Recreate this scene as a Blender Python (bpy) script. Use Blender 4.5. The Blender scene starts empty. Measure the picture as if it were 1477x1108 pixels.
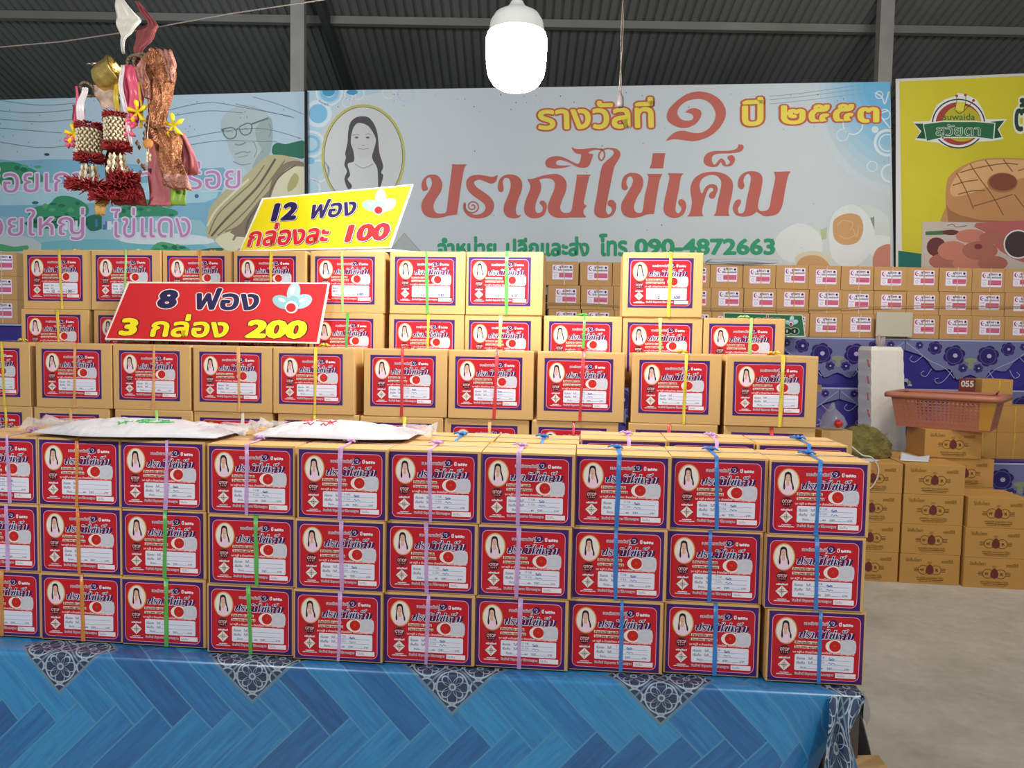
import bpy, bmesh, math, random
from mathutils import Vector, Matrix
random.seed(7)
S = bpy.context.scene
COL = S.collection
# ------------------------------------------------------------------ camera
F = 1075.0; CX, CY = 738.5, 554.0
EYE = Vector((0, 0, 1.405)); PIT = math.radians(3.1); ROL = math.radians(0.95)
_r0 = Vector((1, 0, 0)); FWD = Vector((0, math.cos(PIT), -math.sin(PIT))); _u0 = Vector((0, math.sin(PIT), math.cos(PIT)))
RGT = _r0*math.cos(ROL) + _u0*math.sin(ROL); UPV = _u0*math.cos(ROL) - _r0*math.sin(ROL)
cd = bpy.data.cameras.new('camera'); cam = bpy.data.objects.new('camera', cd); COL.objects.link(cam)
cd.sensor_width = 36; cd.lens = F*36/1477; cd.clip_start = .05; cd.clip_end = 100
M = Matrix((RGT, UPV, -FWD)).transposed().to_4x4(); M.translation = EYE; cam.matrix_world = M
S.camera = cam
S.view_settings.view_transform = 'Standard'; S.view_settings.look = 'None'; S.view_settings.gamma = 1
S.view_settings.use_curve_mapping = False
S.view_settings.exposure = 0.0
# ------------------------------------------------------------------ light
w = bpy.data.worlds.new('world'); S.world = w; w.use_nodes = True
w.node_tree.nodes['Background'].inputs[0].default_value = (.80, .88, 1, 1)
w.node_tree.nodes['Background'].inputs[1].default_value = .34
def lamp(kind, name, loc, power, size=.1, col=(1, .97, .93), aim=None, sy=None):
    l = bpy.data.lights.new(name, kind); l.energy = power; l.color = col
    if kind == 'AREA':
        l.size = size
        if sy: l.shape = 'RECTANGLE'; l.size_y = sy
    else: l.shadow_soft_size = size
    o = bpy.data.objects.new(name, l); o.location = loc; COL.objects.link(o)
    if aim is not None: o.rotation_euler = (Vector(aim)-Vector(loc)).to_track_quat('-Z', 'Y').to_euler()
    return o
BULB_POWER = 48
lamp('POINT', 'unseen_aisle_light', (-1.25, .35, 2.15), 56, .075)
lamp('POINT', 'unseen_aisle_light', (1.15, .15, 2.2), 52, .075)
lamp('POINT', 'unseen_aisle_light', (2.5, 2.3, 2.75), 42, .075)  # added out of frame to brighten the floor stack and right aisle
lamp('AREA', 'tube_light', (-2.4, 3.3, 3.45), 47, 1.2, (.93, .97, 1), (-2.2, 6, 1.6), .12)
lamp('AREA', 'tube_light', (2.6, 3.4, 3.5), 39, 1.2, (1, .95, .87), (2.6, 6, 1.5), .12)

# ------------------------------------------------------------------ helpers
def ray(px, py): return FWD + RGT*((px-CX)/F) - UPV*((py-CY)/F)
def hit(px, py, p0, n):
    d = ray(px, py); n = Vector(n); return EYE + d*((Vector(p0)-EYE).dot(n)/d.dot(n))
def hitz(px, py, z): return hit(px, py, (0, 0, z), (0, 0, 1))
def hity(px, py, y): return hit(px, py, (0, y, 0), (0, 1, 0))
def lin(c): 
    c /= 255.0; return c/12.92 if c <= .04045 else ((c+.055)/1.055)**2.4
_mats = {}
def nd(nt, t, **k):
    n = nt.nodes.new(t)
    for a, b in k.items():
        if hasattr(n, a): setattr(n, a, b)
    return n
def mat(name, col, rough=.6, metal=0, spec=.5, bump=0, bscale=30, var=0, vscale=8, emit=0, trans=0, alpha=1, coat=0, gain=1, stretch=None):
    if name in _mats: return _mats[name]
    m = bpy.data.materials.new(name); m.use_nodes = True; nt = m.node_tree; p = nt.nodes['Principled BSDF']
    c = tuple(min(1, lin(x)*gain) for x in col)+(1,)
    p.inputs['Base Color'].default_value = c; p.inputs['Roughness'].default_value = rough
    p.inputs['Metallic'].default_value = metal; p.inputs['Specular IOR Level'].default_value = spec
    p.inputs['Coat Weight'].default_value = coat
    if emit: p.inputs['Emission Color'].default_value = c; p.inputs['Emission Strength'].default_value = emit
    if trans: p.inputs['Transmission Weight'].default_value = trans
    p.inputs['Alpha'].default_value = alpha
    if bump or var:
        tc = nt.nodes.new('ShaderNodeTexCoord'); mp = nt.nodes.new('ShaderNodeMapping')
        nt.links.new(tc.outputs['Object'], mp.inputs[0])
        if stretch: mp.inputs['Scale'].default_value = stretch
        if bump:
            n = nt.nodes.new('ShaderNodeTexNoise'); n.inputs['Scale'].default_value = bscale; n.inputs['Detail'].default_value = 4
            b = nt.nodes.new('ShaderNodeBump'); b.inputs['Strength'].default_value = bump; b.inputs['Distance'].default_value = .01
            nt.links.new(mp.outputs[0], n.inputs['Vector']); nt.links.new(n.outputs[0], b.inputs['Height']); nt.links.new(b.outputs[0], p.inputs['Normal'])
        if var:
            n = nt.nodes.new('ShaderNodeTexNoise'); n.inputs['Scale'].default_value = vscale; n.inputs['Detail'].default_value = 6
            nt.links.new(mp.outputs[0], n.inputs['Vector'])
            r = nt.nodes.new('ShaderNodeValToRGB'); r.color_ramp.elements[0].position = .3; r.color_ramp.elements[1].position = .7
            r.color_ramp.elements[0].color = tuple(x*(1-var) for x in c[:3])+(1,); r.color_ramp.elements[1].color = tuple(min(1, x*(1+var*.6)) for x in c[:3])+(1,)
            nt.links.new(n.outputs[0], r.inputs[0]); nt.links.new(r.outputs[0], p.inputs['Base Color'])
    _mats[name] = m; return m
def P(r, g, b, gain=1, rough=.5, tag=''):
    return mat('print%s_%d_%d_%d_%d' % (tag, r, g, b, gain*100), (r, g, b), rough, gain=gain, spec=.3)
def B(r, g, b): return mat('banner_ink_%d_%d_%d' % (r, g, b), (r, g, b), .6, gain=1.42, spec=.3, var=.07, vscale=2.2, bump=.1, bscale=1.6)          # banner inks, also used for fold shade drawn as lines
def obj(name, me, parent=None, mats=None, smooth=False):
    if isinstance(me, bmesh.types.BMesh):
        bm = me; me = bpy.data.meshes.new(name); bm.normal_update(); bm.to_mesh(me); bm.free()
    if mats:
        for m in (mats if isinstance(mats, (list, tuple)) else [mats]): me.materials.append(m)
    if smooth:
        for p in me.polygons: p.use_smooth = True
    o = bpy.data.objects.new(name, me); COL.objects.link(o)
    if parent: o.parent = parent
    return o
def thing(name, label, cat, loc=(0, 0, 0), rz=0, group=None):
    o = bpy.data.objects.new(name, None); o.empty_display_size = .05; COL.objects.link(o)
    o.location = loc; o.rotation_euler = (0, 0, rz); return tag(o, label, cat, group)
def tag(o, label, cat, group=None):
    o['label'] = label; o['category'] = cat
    if group: o['group'] = group
    return o
def struct(o): o['kind'] = 'structure'; return o
def stuff(o): o['kind'] = 'stuff'; return o
def copy_tree(o, parent=None):
    c = o.copy(); COL.objects.link(c); c.parent = parent
    for ch in o.children: copy_tree(ch, c)
    return c
def box(bm, x0, x1, y0, y1, z0, z1, bev=0, mi=0, rot=None):
    vs = [bm.verts.new((x, y, z)) for z in (z0, z1) for y in (y0, y1) for x in (x0, x1)]
    fs = [bm.faces.new([vs[i] for i in f]) for f in ((0, 2, 3, 1), (4, 5, 7, 6), (0, 1, 5, 4), (2, 6, 7, 3), (0, 4, 6, 2), (1, 3, 7, 5))]
    for f in fs: f.material_index = mi
    if rot: bmesh.ops.transform(bm, matrix=rot, verts=vs)
    if bev:
        es = list({e for f in fs for e in f.edges})
        bmesh.ops.bevel(bm, geom=es, offset=bev, segments=2, affect='EDGES', profile=.5)
def newbox(*a, **k): bm = bmesh.new(); box(bm, *a, **k); return bm
def tube(bm, pts, r, seg=8, mi=0, caps=True, closed=False):
    pts = [Vector(p) for p in pts]; n = len(pts); rs = r if isinstance(r, (list, tuple)) else [r]*n
    rings = []; ref = None
    for i, p in enumerate(pts):
        a = pts[i-1] if (i > 0 or closed) else p; b = pts[(i+1) % n] if (i < n-1 or closed) else p
        t = (b-a).normalized()
        if ref is None: ref = Vector((0, 0, 1)) if abs(t.z) < .9 else Vector((1, 0, 0))
        x = (ref - t*ref.dot(t)).normalized(); y = t.cross(x); ref = x
        rings.append([bm.verts.new(p + (x*math.cos(q) + y*math.sin(q))*rs[i]) for q in [2*math.pi*k/seg for k in range(seg)]])
    for i in range(n if closed else n-1):
        A, Bq = rings[i], rings[(i+1) % n]
        for k in range(seg):
            f = bm.faces.new((A[k], A[(k+1) % seg], Bq[(k+1) % seg], Bq[k])); f.material_index = mi; f.smooth = True
    if caps and not closed:
        for rg in (rings[0][::-1], rings[-1]): f = bm.faces.new(rg); f.material_index = mi
def lathe(bm, prof, seg=24, mi=0, cx=0, cy=0, cz=0):
    rings = []
    for r, z in prof: rings.append([bm.verts.new((cx+r*math.cos(2*math.pi*k/seg), cy+r*math.sin(2*math.pi*k/seg), cz+z)) for k in range(seg)])
    for A, Bq in zip(rings, rings[1:]):
        for k in range(seg):
            f = bm.faces.new((A[k], A[(k+1) % seg], Bq[(k+1) % seg], Bq[k])); f.smooth = True; f.material_index = mi
def crom(pts, n=4, closed=True):
    """Catmull-Rom through 2-D points; a point with a third entry is a sharp corner"""
    N = len(pts); out = []
    for i in range(N if closed else N-1):
        p1 = pts[i]; p2 = pts[(i+1) % N]
        p0 = pts[i-1] if (i > 0 or closed) else p1; p3 = pts[(i+2) % N] if (closed or i+2 < N) else p2
        if len(p1) > 2: p0 = p1
        if len(p2) > 2: p3 = p2
        for k in range(n):
            t = k/n; o = []
            for a in (0, 1):
                m1 = (p2[a]-p0[a])*.5; m2 = (p3[a]-p1[a])*.5
                if len(p1) > 2: m1 = (p2[a]-p1[a])
                if len(p2) > 2: m2 = (p2[a]-p1[a])
                o.append((2*t**3-3*t*t+1)*p1[a] + (t**3-2*t*t+t)*m1 + (-2*t**3+3*t*t)*p2[a] + (t**3-t*t)*m2)
            out.append(tuple(o))
    if not closed: out.append(tuple(pts[-1][:2]))
    return out
def curve_fill(loops, off=0):
    c = bpy.data.curves.new('tmp', 'CURVE'); c.dimensions = '2D'; c.fill_mode = 'BOTH'; c.offset = off
    for L in loops:
        s = c.splines.new('POLY'); s.points.add(len(L)-1); s.use_cyclic_u = True
        for q, p in zip(s.points, L): q.co = (p[0], p[1], 0, 1)
    o = bpy.data.objects.new('tmp', c); me = bpy.data.meshes.new_from_object(o)
    r = ([tuple(v.co[:2]) for v in me.vertices], [tuple(p.vertices) for p in me.polygons])
    bpy.data.objects.remove(o); bpy.data.curves.remove(c); bpy.data.meshes.remove(me); return r
_tx = {}
def textmesh(s, off=0, res=3):
    k = (s, off, res)
    if k not in _tx:
        c = bpy.data.curves.new('tmp', 'FONT'); c.body = s; c.size = 1; c.offset = off; c.resolution_u = res
        o = bpy.data.objects.new('tmp', c); me = bpy.data.meshes.new_from_object(o)
        _tx[k] = ([tuple(v.co[:2]) for v in me.vertices], [tuple(p.vertices) for p in me.polygons])
        bpy.data.objects.remove(o); bpy.data.curves.remove(c); bpy.data.meshes.remove(me)
    return _tx[k]
def fat(s, r, res):
    """lettering thickened by r: shifted copies of the letters, each a hair above the last"""
    V, Fc = textmesh(s, 0, res); out = [(V, Fc, 0)]
    for rad, n in (((r, 8),) if r <= .06 else ((r*.5, 6), (r, 10))):
        for k in range(n):
            a = 2*math.pi*k/n; out.append(([(x+rad*math.cos(a), y+rad*math.sin(a)) for x, y in V], Fc, .045*len(out)))
    return out
class Art:
    """flat print: coloured polygons in design coordinates, laid on a plane by fn(x, y, layer)"""
    def __init__(s, fn, dn=None): s.fn = fn; s.v = []; s.f = []; s.m = []; s.mats = []; s.auto = 0
    def add(s, V, Fc, m, layer):
        if m not in s.mats: s.mats.append(m)
        mi = s.mats.index(m); b = len(s.v)
        s.v += [s.fn(x, y, layer) for x, y in V]; s.f += [tuple(i+b for i in f) for f in Fc]; s.m += [mi]*len(Fc)
    def poly(s, pts, m, layer=1, smooth=0, holes=()):
        L = [crom(pts, smooth) if smooth else pts] + [crom(h, smooth) if smooth else h for h in holes]
        V, Fc = curve_fill(L); s.add(V, Fc, m, layer)
    def rect(s, x0, y0, x1, y1, m, layer=1, r=0):
        if not r: s.add([(x0, y0), (x1, y0), (x1, y1), (x0, y1)], [(0, 1, 2, 3)], m, layer); return
        pts = []
        for cx, cy, a0 in ((x1-r, y0+r, -90), (x1-r, y1-r, 0), (x0+r, y1-r, 90), (x0+r, y0+r, 180)):
            for k in range(5): a = math.radians(a0+k*22.5); pts.append((cx+r*math.cos(a), cy+r*math.sin(a)))
        s.add(pts, [tuple(range(len(pts)))], m, layer)
    def ell(s, cx, cy, rx, ry, m, layer=1, n=20, rot=0, a0=0, a1=360):
        pts = []; cr, sr = math.cos(rot), math.sin(rot); full = a1-a0 >= 360
        for k in range(n if full else n+1):
            a = math.radians(a0+(a1-a0)*k/n); x, y = rx*math.cos(a), ry*math.sin(a); pts.append((cx+x*cr-y*sr, cy+x*sr+y*cr))
        s.add(pts, [tuple(range(len(pts)))], m, layer)
    def ring(s, cx, cy, rx, ry, wd, m, layer=1, n=24):
        V = []; Fc = []
        for k in range(n):
            a = 2*math.pi*k/n; V += [(cx+rx*math.cos(a), cy+ry*math.sin(a)), (cx+(rx-wd)*math.cos(a), cy+(ry-wd)*math.sin(a))]
            j = (k+1) % n; Fc.append((2*k, 2*j, 2*j+1, 2*k+1))
        s.add(V, Fc, m, layer)
    def stroke(s, pts, wd, m, layer=1, smooth=4):
        if smooth and len(pts) > 2: pts = crom(pts, smooth, False)
        V = []; n = len(pts); ws = wd if isinstance(wd, (list, tuple)) else None
        for i, p in enumerate(pts):
            a = pts[max(0, i-1)]; b = pts[min(n-1, i+1)]; dx, dy = b[0]-a[0], b[1]-a[1]; L = math.hypot(dx, dy) or 1
            h = (wd if not ws else ws[0]+(ws[1]-ws[0])*i/(n-1))/2; V += [(p[0]-dy/L*h, p[1]+dx/L*h), (p[0]+dy/L*h, p[1]-dx/L*h)]
        s.add(V, [(2*i, 2*i+1, 2*i+3, 2*i+2) for i in range(n-1)], m, layer)
    def text(s, st, quad, m, layer=2, off=.0, outline=None, shadow=None, res=3, lift=0):
        """quad: TL TR BR BL of the text's box in design coordinates; outline = (extra offset, material)"""
        L1 = fat(st, off, res) if off >= .02 and (outline or off >= .04) else [textmesh(st, off, res)+(0,)]; xs = [v[0] for q in L1 for v in q[0]]; ys = [v[1] for q in L1 for v in q[0]]
        x0, x1, y0, y1 = min(xs), max(xs), min(ys), max(ys)
        def mp(v, dx=0, dy=0):
            a = (v[0]-x0)/(x1-x0); b = (y1-v[1])/(y1-y0); TL, TR, BR, BL = quad
            return tuple((TL[i]*(1-a)+TR[i]*a)*(1-b)+(BL[i]*(1-a)+BR[i]*a)*b+(dx, dy)[i] for i in (0, 1))
        if outline:
            L2 = fat(st, off+outline[0], res)
            for V, Fc, h in L2:
                if shadow: s.add([mp(v, *shadow[:2]) for v in V], Fc, shadow[2], layer-.9+h)
                s.add([mp(v) for v in V], Fc, outline[1], layer+h)
            for V, Fc, h in L1: s.add([mp(v) for v in V], Fc, m, layer+1+h)
        else:
            for V, Fc, h in L1: s.add([mp(v) for v in V], Fc, m, layer+h)
    def mesh(s, name='print'):
        me = bpy.data.meshes.new(name); me.from_pydata(s.v, [], s.f)
        for m in s.mats: me.materials.append(m)
        me.polygons.foreach_set('material_index', s.m); me.update(); return me
def q4(x0, y0, x1, y1, sh=0): return ((x0+sh, y0), (x1+sh, y0), (x1, y1), (x0, y1))

# ------------------------------------------------------------------ materials
CARD = mat('cardboard', (210, 168, 106), .75, bump=.05, bscale=60, var=.06, vscale=5)
CARDW = mat('cardboard_orange', (202, 150, 76), .7, bump=.05, bscale=40, var=.08, vscale=3)
CARDS = mat('cardboard_brown', (205, 158, 100), .75, bump=.05, bscale=40, var=.07, vscale=4)
SLOT = mat('box_gap', (90, 55, 25), .9)
WOOD = mat('bare_wood', (188, 150, 100), .7, bump=.2, bscale=20, var=.25, vscale=6, stretch=(1, 1, 6))
DARKWOOD = mat('dark_wood', (60, 50, 45), .7, var=.2)

# ------------------------------------------------------------------ the setting
def floor_mat():
    m = bpy.data.materials.new('concrete'); m.use_nodes = True; nt = m.node_tree; p = nt.nodes['Principled BSDF']
    tc = nt.nodes.new('ShaderNodeTexCoord'); ramp = nt.nodes.new('ShaderNodeValToRGB')
    n1 = nt.nodes.new('ShaderNodeTexNoise'); n1.inputs['Scale'].default_value = 2.2; n1.inputs['Detail'].default_value = 9; n1.inputs['Roughness'].default_value = .65
    n2 = nt.nodes.new('ShaderNodeTexNoise'); n2.inputs['Scale'].default_value = 22; n2.inputs['Detail'].default_value = 6
    mx = nt.nodes.new('ShaderNodeMath'); mx.operation = 'MULTIPLY_ADD'; mx.inputs[1].default_value = .35
    nt.links.new(tc.outputs['Object'], n1.inputs[0]); nt.links.new(tc.outputs['Object'], n2.inputs[0])
    nt.links.new(n2.outputs[0], mx.inputs[0]); nt.links.new(n1.outputs[0], mx.inputs[2]); nt.links.new(mx.outputs[0], ramp.inputs[0])
    e = ramp.color_ramp.elements; e[0].position = .42; e[1].position = .92
    e[0].color = (.42, .375, .29, 1); e[1].color = (.68, .62, .52, 1)
    nt.links.new(ramp.outputs[0], p.inputs['Base Color']); p.inputs['Roughness'].default_value = .6
    b = nt.nodes.new('ShaderNodeBump'); b.inputs['Strength'].default_value = .15; b.inputs['Distance'].default_value = .02
    nt.links.new(n2.outputs[0], b.inputs['Height']); nt.links.new(b.outputs[0], p.inputs['Normal']); return m
struct(obj('floor', newbox(-7.4, 8.4, -2, 9, -.1, 0), mats=floor_mat()))
# corrugated roof falling towards the back, its ribs running along the fall
ROOFY = (-.5, 9.2)
def roofz(y): return 6.34 - .31*y
bm = bmesh.new(); prev = None; x = -7.5; pitch = .08
prof = ((0, 0), (.34, 0), (.44, 1), (.66, 1), (.76, 0))
while x < 8.5:
    for a, h in prof:
        X = x+a*pitch; z = .018*h
        cur = (bm.verts.new((X, ROOFY[0], roofz(ROOFY[0])+z)), bm.verts.new((X, ROOFY[1], roofz(ROOFY[1])+z)))
        if prev: bm.faces.new((prev[0], prev[1], cur[1], cur[0]))
        prev = cur
    x += pitch
STEEL = mat('dull_zinc_roof', (112, 114, 112), .6, metal=.0, bump=.05, bscale=4, var=.25, vscale=1.2, stretch=(1, .1, 1))
struct(obj('ceiling', bm, mats=STEEL))
struct(obj('wall_back', newbox(-7.4, 8.4, 8.5, 8.6, 0, 3.62), mats=mat('back_wall_sheet', (95, 98, 96), .8, var=.1)))
PURL = mat('steel_purlin', (128, 128, 122), .6, var=.15, vscale=2)
n = 0
for py in (41, -120, -420):
    p = None
    y = {41: 6.73, -120: 5.4, -420: 4.1}[py]; z = roofz(y)
    bm = bmesh.new(); box(bm, -7, 8.2, y-.025, y+.025, z-.065, z+.0); box(bm, -7, 8.2, y-.03, y+.03, z-.068, z-.062)
    n += 1; struct(obj('trim_%d' % n, bm, mats=PURL))
POLE = mat('painted_steel_post', (150, 147, 140), .6, var=.2, vscale=3)
for px in (428, 1277):
    a = hity(px, 125, 6.33); n += 1
    bm = bmesh.new(); box(bm, a.x-.058, a.x+.058, 6.34, 6.42, 0, roofz(6.38)-.02, bev=.004)
    struct(obj('trim_%d' % n, bm, mats=POLE))
# rafter
a = hit(466, 4, (0, 7, roofz(7)), (0, .31, 1)); n += 1
bm = bmesh.new()
for k in (0,):
    y0, y1 = 1.0, 8.4
    vs = []
    for y in (y0, y1):
        for dx in (-.03, .03):
            for dz in (-.13, -.02): vs.append(bm.verts.new((a.x+dx, y, roofz(y)+dz)))
    for f in ((0, 1, 3, 2), (4, 6, 7, 5), (0, 4, 5, 1), (2, 3, 7, 6), (0, 2, 6, 4), (1, 5, 7, 3)): bm.faces.new([vs[i] for i in f])
struct(obj('trim_%d' % n, bm, mats=mat('dark_rafter', (60, 62, 62), .7)))

# ------------------------------------------------------------------ banners (flat prints hanging on the far posts)
def banner_plane(px0, y0, px1, y1):
    a = hity(px0, 250, y0); b = hity(px1, 250, y1); d = (b-a); d.z = 0; d.normalize(); nrm = Vector((d.y, -d.x, 0)); return a, nrm
def banner_fn(a, nrm):
    def fn(px, py, layer=0): p = hit(px, py, a, nrm); return tuple(p + nrm*(.0009*layer))
    return fn
def banner(label, corners, base, plane):
    a, nrm = plane; fn0 = banner_fn(a, nrm); (x0_, y0_), (x1_, y1_) = corners[0], corners[1]
    def fn(x, y, l=0):
        x = min(max(x, x0_), x1_); return fn0(x, max(y, y0_+(y1_-y0_)*(x-x0_)/(x1_-x0_)), l)
    t = thing('vinyl_banner', label, 'banner', tuple(hit(corners[3][0], corners[3][1], a, nrm)))
    Lc = [Vector(fn0(x, y, 0)) for x, y in corners]; bm = bmesh.new()
    f = [bm.verts.new(p) for p in Lc]; g = [bm.verts.new(p - nrm*.006) for p in Lc]
    bm.faces.new(f); bm.faces.new(g[::-1])
    for i in range(4): bm.faces.new((f[i], g[i], g[(i+1) % 4], f[(i+1) % 4]))
    bmesh.ops.recalc_face_normals(bm, faces=bm.faces)
    s = obj('sheet', bm, mats=base); 
    A_ = Art(fn); A_.add([c_ for c_ in corners], [(0, 1, 2, 3)], base, .3); return t, s, A_
def hang(t, *os):
    for o in os:
        o.parent = t; o.matrix_parent_inverse = Matrix.Translation(-t.location)
WHITEB = mat('banner_white', (176, 183, 186), .6, gain=1.42, var=.05, vscale=.9, bump=.12, bscale=1.6, stretch=(1, 1, .6))
PL_T = banner_plane(443, 6.27, 1286, 6.22)
t, sheet, A = banner('wide white banner with big red Thai lettering and oval portrait of a long-haired woman', [(443, 131), (1284, 118), (1290, 425), (441, 425)], WHITEB, PL_T)
RED = B(168, 88, 78); REDD = B(170, 84, 62); YEL = B(205, 190, 75); GRN = B(42, 138, 98)
Z3 = lambda x, y: (580+x/4.923, 200+y/4.923)
Z4 = lambda x, y: (860+x/4.923, 120+y/4.923)
TITLE = []
def glyph(zf, pts):
    TITLE.append([zf(p[0], p[1])+((1,) if len(p) > 2 else ()) for p in pts]); A.poly([zf(p[0], p[1])+((1,) if len(p) > 2 else ()) for p in pts], RED, 4, smooth=3)
c = 1
glyph(Z3, [(180,365),(150,372),(138,345),(145,300),(175,265),(215,255),(255,265),(280,300),(285,340),(270,385),(240,430),(222,475),(228,510),(250,530),(285,532),(315,515),(330,400),(355,200),(352,185,c),(462,183,c),(440,215),(415,360),(390,540,c),(340,545),(290,558),(230,565),(170,550),(140,510),(140,455),(165,410),(195,365),(212,320),(205,285),(190,275),(172,290),(172,325),(182,350)])
glyph(Z3, [(680,258,c),(665,305),(630,320),(590,305),(550,292),(520,300),(510,315),(530,345),(580,380),(625,415),(650,455),(650,500),(625,540),(580,562),(530,567),(480,556),(445,525),(433,490),(437,460),(450,455),(452,490),(470,520),(510,540),(560,533),(588,508),(590,475),(560,445),(510,410),(470,370),(455,325),(465,285),(500,262),(550,258),(600,265),(640,272)])
A.stroke([Z3(500+(6+50*k/20)*math.cos(-2.6+k*.62), 482+(6+46*k/20)*math.sin(-2.6+k*.62)) for k in range(21)], 1.9, RED, 4, 2)
glyph(Z3, [(700,380),(682,365),(682,320),(700,280),(740,257),(790,257),(830,275),(852,315),(848,370),(825,430),(808,490),(810,530),(825,545),(845,538,c),(830,560),(790,567),(745,555),(722,520),(725,470),(750,410),(770,350),(768,300),(750,280),(728,282),(715,305),(720,350),(715,375)])
glyph(Z3, [(888,288,c),(930,285),(980,268),(1040,255),(1100,252),(1145,275),(1168,320),(1160,380),(1135,440),(1122,490),(1135,520),(1165,528),(1200,515),(1215,440),(1240,275),(1233,256,c),(1340,256,c),(1325,285),(1300,400),(1290,460),(1312,478,c),(1290,505),(1288,530),(1308,560,c),(1190,560,c),(1150,563),(1090,560),(1045,530),(1035,480),(1055,420),(1080,360),(1082,310),(1060,288),(1020,282),(975,292),(985,320),(985,370),(960,430),(945,480),(950,520),(970,528),(992,518),(1000,490),(985,470),(975,455),(985,442),(1005,442),(1025,465),(1025,500),(1005,545),(960,565),(910,562),(875,535),(866,490),(880,430),(905,370),(910,330)])
glyph(Z3, [(1203,60,c),(1235,74),(1290,74),(1370,66),(1420,76),(1425,84,c),(1370,80),(1320,100),(1358,112,c),(1345,150),(1325,195),(1290,208),(1240,200),(1190,172),(1140,155),(1105,155),(1092,175),(1115,190),(1205,190,c),(1160,205),(1090,213),(1035,205),(1017,180),(1025,150),(1060,130),(1110,125),(1160,140),(1210,165),(1245,180),(1262,165),(1270,130),(1268,112),(1235,105),(1212,82)])
A.stroke([Z4(*p) for p in ((30,466),(50,480),(60,510),(45,545),(28,545),(18,520),(28,490),(55,470),(90,464))], 2.2, RED, 4)
glyph(Z4, [(75,466,c),(110,460),(150,470),(172,500),(160,540),(130,590),(115,650),(95,750),(75,850),(68,900),(80,928),(95,930),(112,905),(105,880),(85,870),(82,845),(95,830),(120,832),(140,860),(138,900),(115,940),(70,957),(21,956),(-8,934),(-14,894),(5,794),(20,694),(40,594),(70,555),(105,525),(125,500),(120,480),(100,472)])
glyph(Z4, [(205,762),(183,750),(180,710),(195,665),(230,640),(275,638),(315,655),(335,700),(320,760),(290,810),(268,870),(275,910),(305,922),(330,905),(345,800),(372,680),(360,645,c),(470,645,c),(450,690),(430,800),(410,930,c),(360,932),(310,950),(250,957),(200,940),(178,900),(182,850),(215,790),(250,730),(262,690),(250,665),(230,665),(215,690),(215,720),(225,745)])
glyph(Z4, [(402,498,c),(493,498,c),(484,530),(475,605,c),(378,605,c),(392,570)])
glyph(Z4, [(508,640,c),(620,642,c),(600,670),(585,760),(565,860),(562,905),(580,925),(600,910),(605,885),(585,860),(585,835),(605,823),(630,840),(638,880),(620,930),(580,955),(530,955),(490,930),(478,890),(490,810),(515,700),(520,665)])
glyph(Z4, [(645,948,c),(665,920),(680,850),(672,790),(670,740),(690,685),(740,645),(810,630),(880,635),(935,660),(968,705),(965,780),(945,870),(938,915),(945,943,c),(832,943,c),(850,915),(865,830),(885,740),(885,690),(855,658),(810,652),(760,672),(735,710),(735,750),(750,785),(775,740),(810,718),(850,725),(862,755),(850,790),(840,815),(815,820),(800,805),(808,780),(830,765),(828,745),(805,745),(785,775),(765,840),(750,910),(760,945,c)])
glyph(Z4, [(1010,435,c),(1040,440),(1045,465),(1020,488),(960,498),(880,500),(835,510),(820,535),(825,565),(840,580),(860,560),(880,537),(900,540),(915,560),(920,578),(940,575),(950,555),(935,540),(935,520),(960,512),(980,525),(983,555),(960,585),(925,592),(900,585),(890,565),(880,565),(860,590),(820,595),(775,580),(762,545),(780,505),(830,483),(900,482),(960,478),(1000,462)])
glyph(Z4, [(1025,752),(1007,735),(1008,690),(1030,650),(1075,628),(1130,628),(1165,645),(1180,680),(1172,750),(1150,850),(1150,890),(1168,908),(1205,905),(1230,880),(1245,800),(1270,680),(1262,630,c),(1380,627,c),(1360,665),(1340,760),(1320,870),(1290,925),(1240,943),(1190,943),(1140,912,c),(1110,935),(1060,948),(1000,940),(972,905),(972,870),(990,835),(1015,825),(1028,840),(1020,865),(1005,890),(1010,920),(1035,925),(1055,900),(1070,820),(1092,720),(1098,670),(1085,645),(1065,650),(1048,675),(1045,700),(1052,730),(1040,752)])
glyph(Z4, [(492,412,c),(530,370),(570,345),(620,338),(670,350),(730,355),(790,330),(835,275),(848,215),(820,155),(770,120),(710,113),(640,130),(590,170),(575,215),(600,255),(640,268),(680,260),(690,240),(675,218),(632,208,c),(660,185),(700,178),(740,195),(745,230),(720,275),(680,305),(620,320),(560,305),(515,275),(500,235),(520,180),(580,120),(650,75),(730,60),(810,75),(880,120),(918,190),(910,260),(860,335),(790,385),(700,412),(620,405),(550,398)])
A.text('รางวัลที่', ((775, 145), (942, 140), (943, 185), (776, 188)), YEL, 4, .026, (.05, REDD))
A.text('ปี', ((1070, 141), (1101, 140), (1101, 181), (1070, 183)), YEL, 4, .026, (.05, REDD))
A.text('๒๕๕๓', ((1126, 152), (1268, 149), (1268, 177), (1126, 180)), YEL, 4, .026, (.05, REDD))
for s_, x0, x1, t0, b0 in (('จำหน่าย', 631, 716, 341, 372), ('ปลีกและส่ง', 730, 850, 341, 370), ('โทร.', 864, 911, 337, 370), ('090-4872663', 915, 1118, 344, 368)):
    A.text(s_, ((x0, t0), (x1, t0), (x1, b0), (x0, b0)), GRN, 4, .04)
TITLE_ONE = TITLE.pop()
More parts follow.
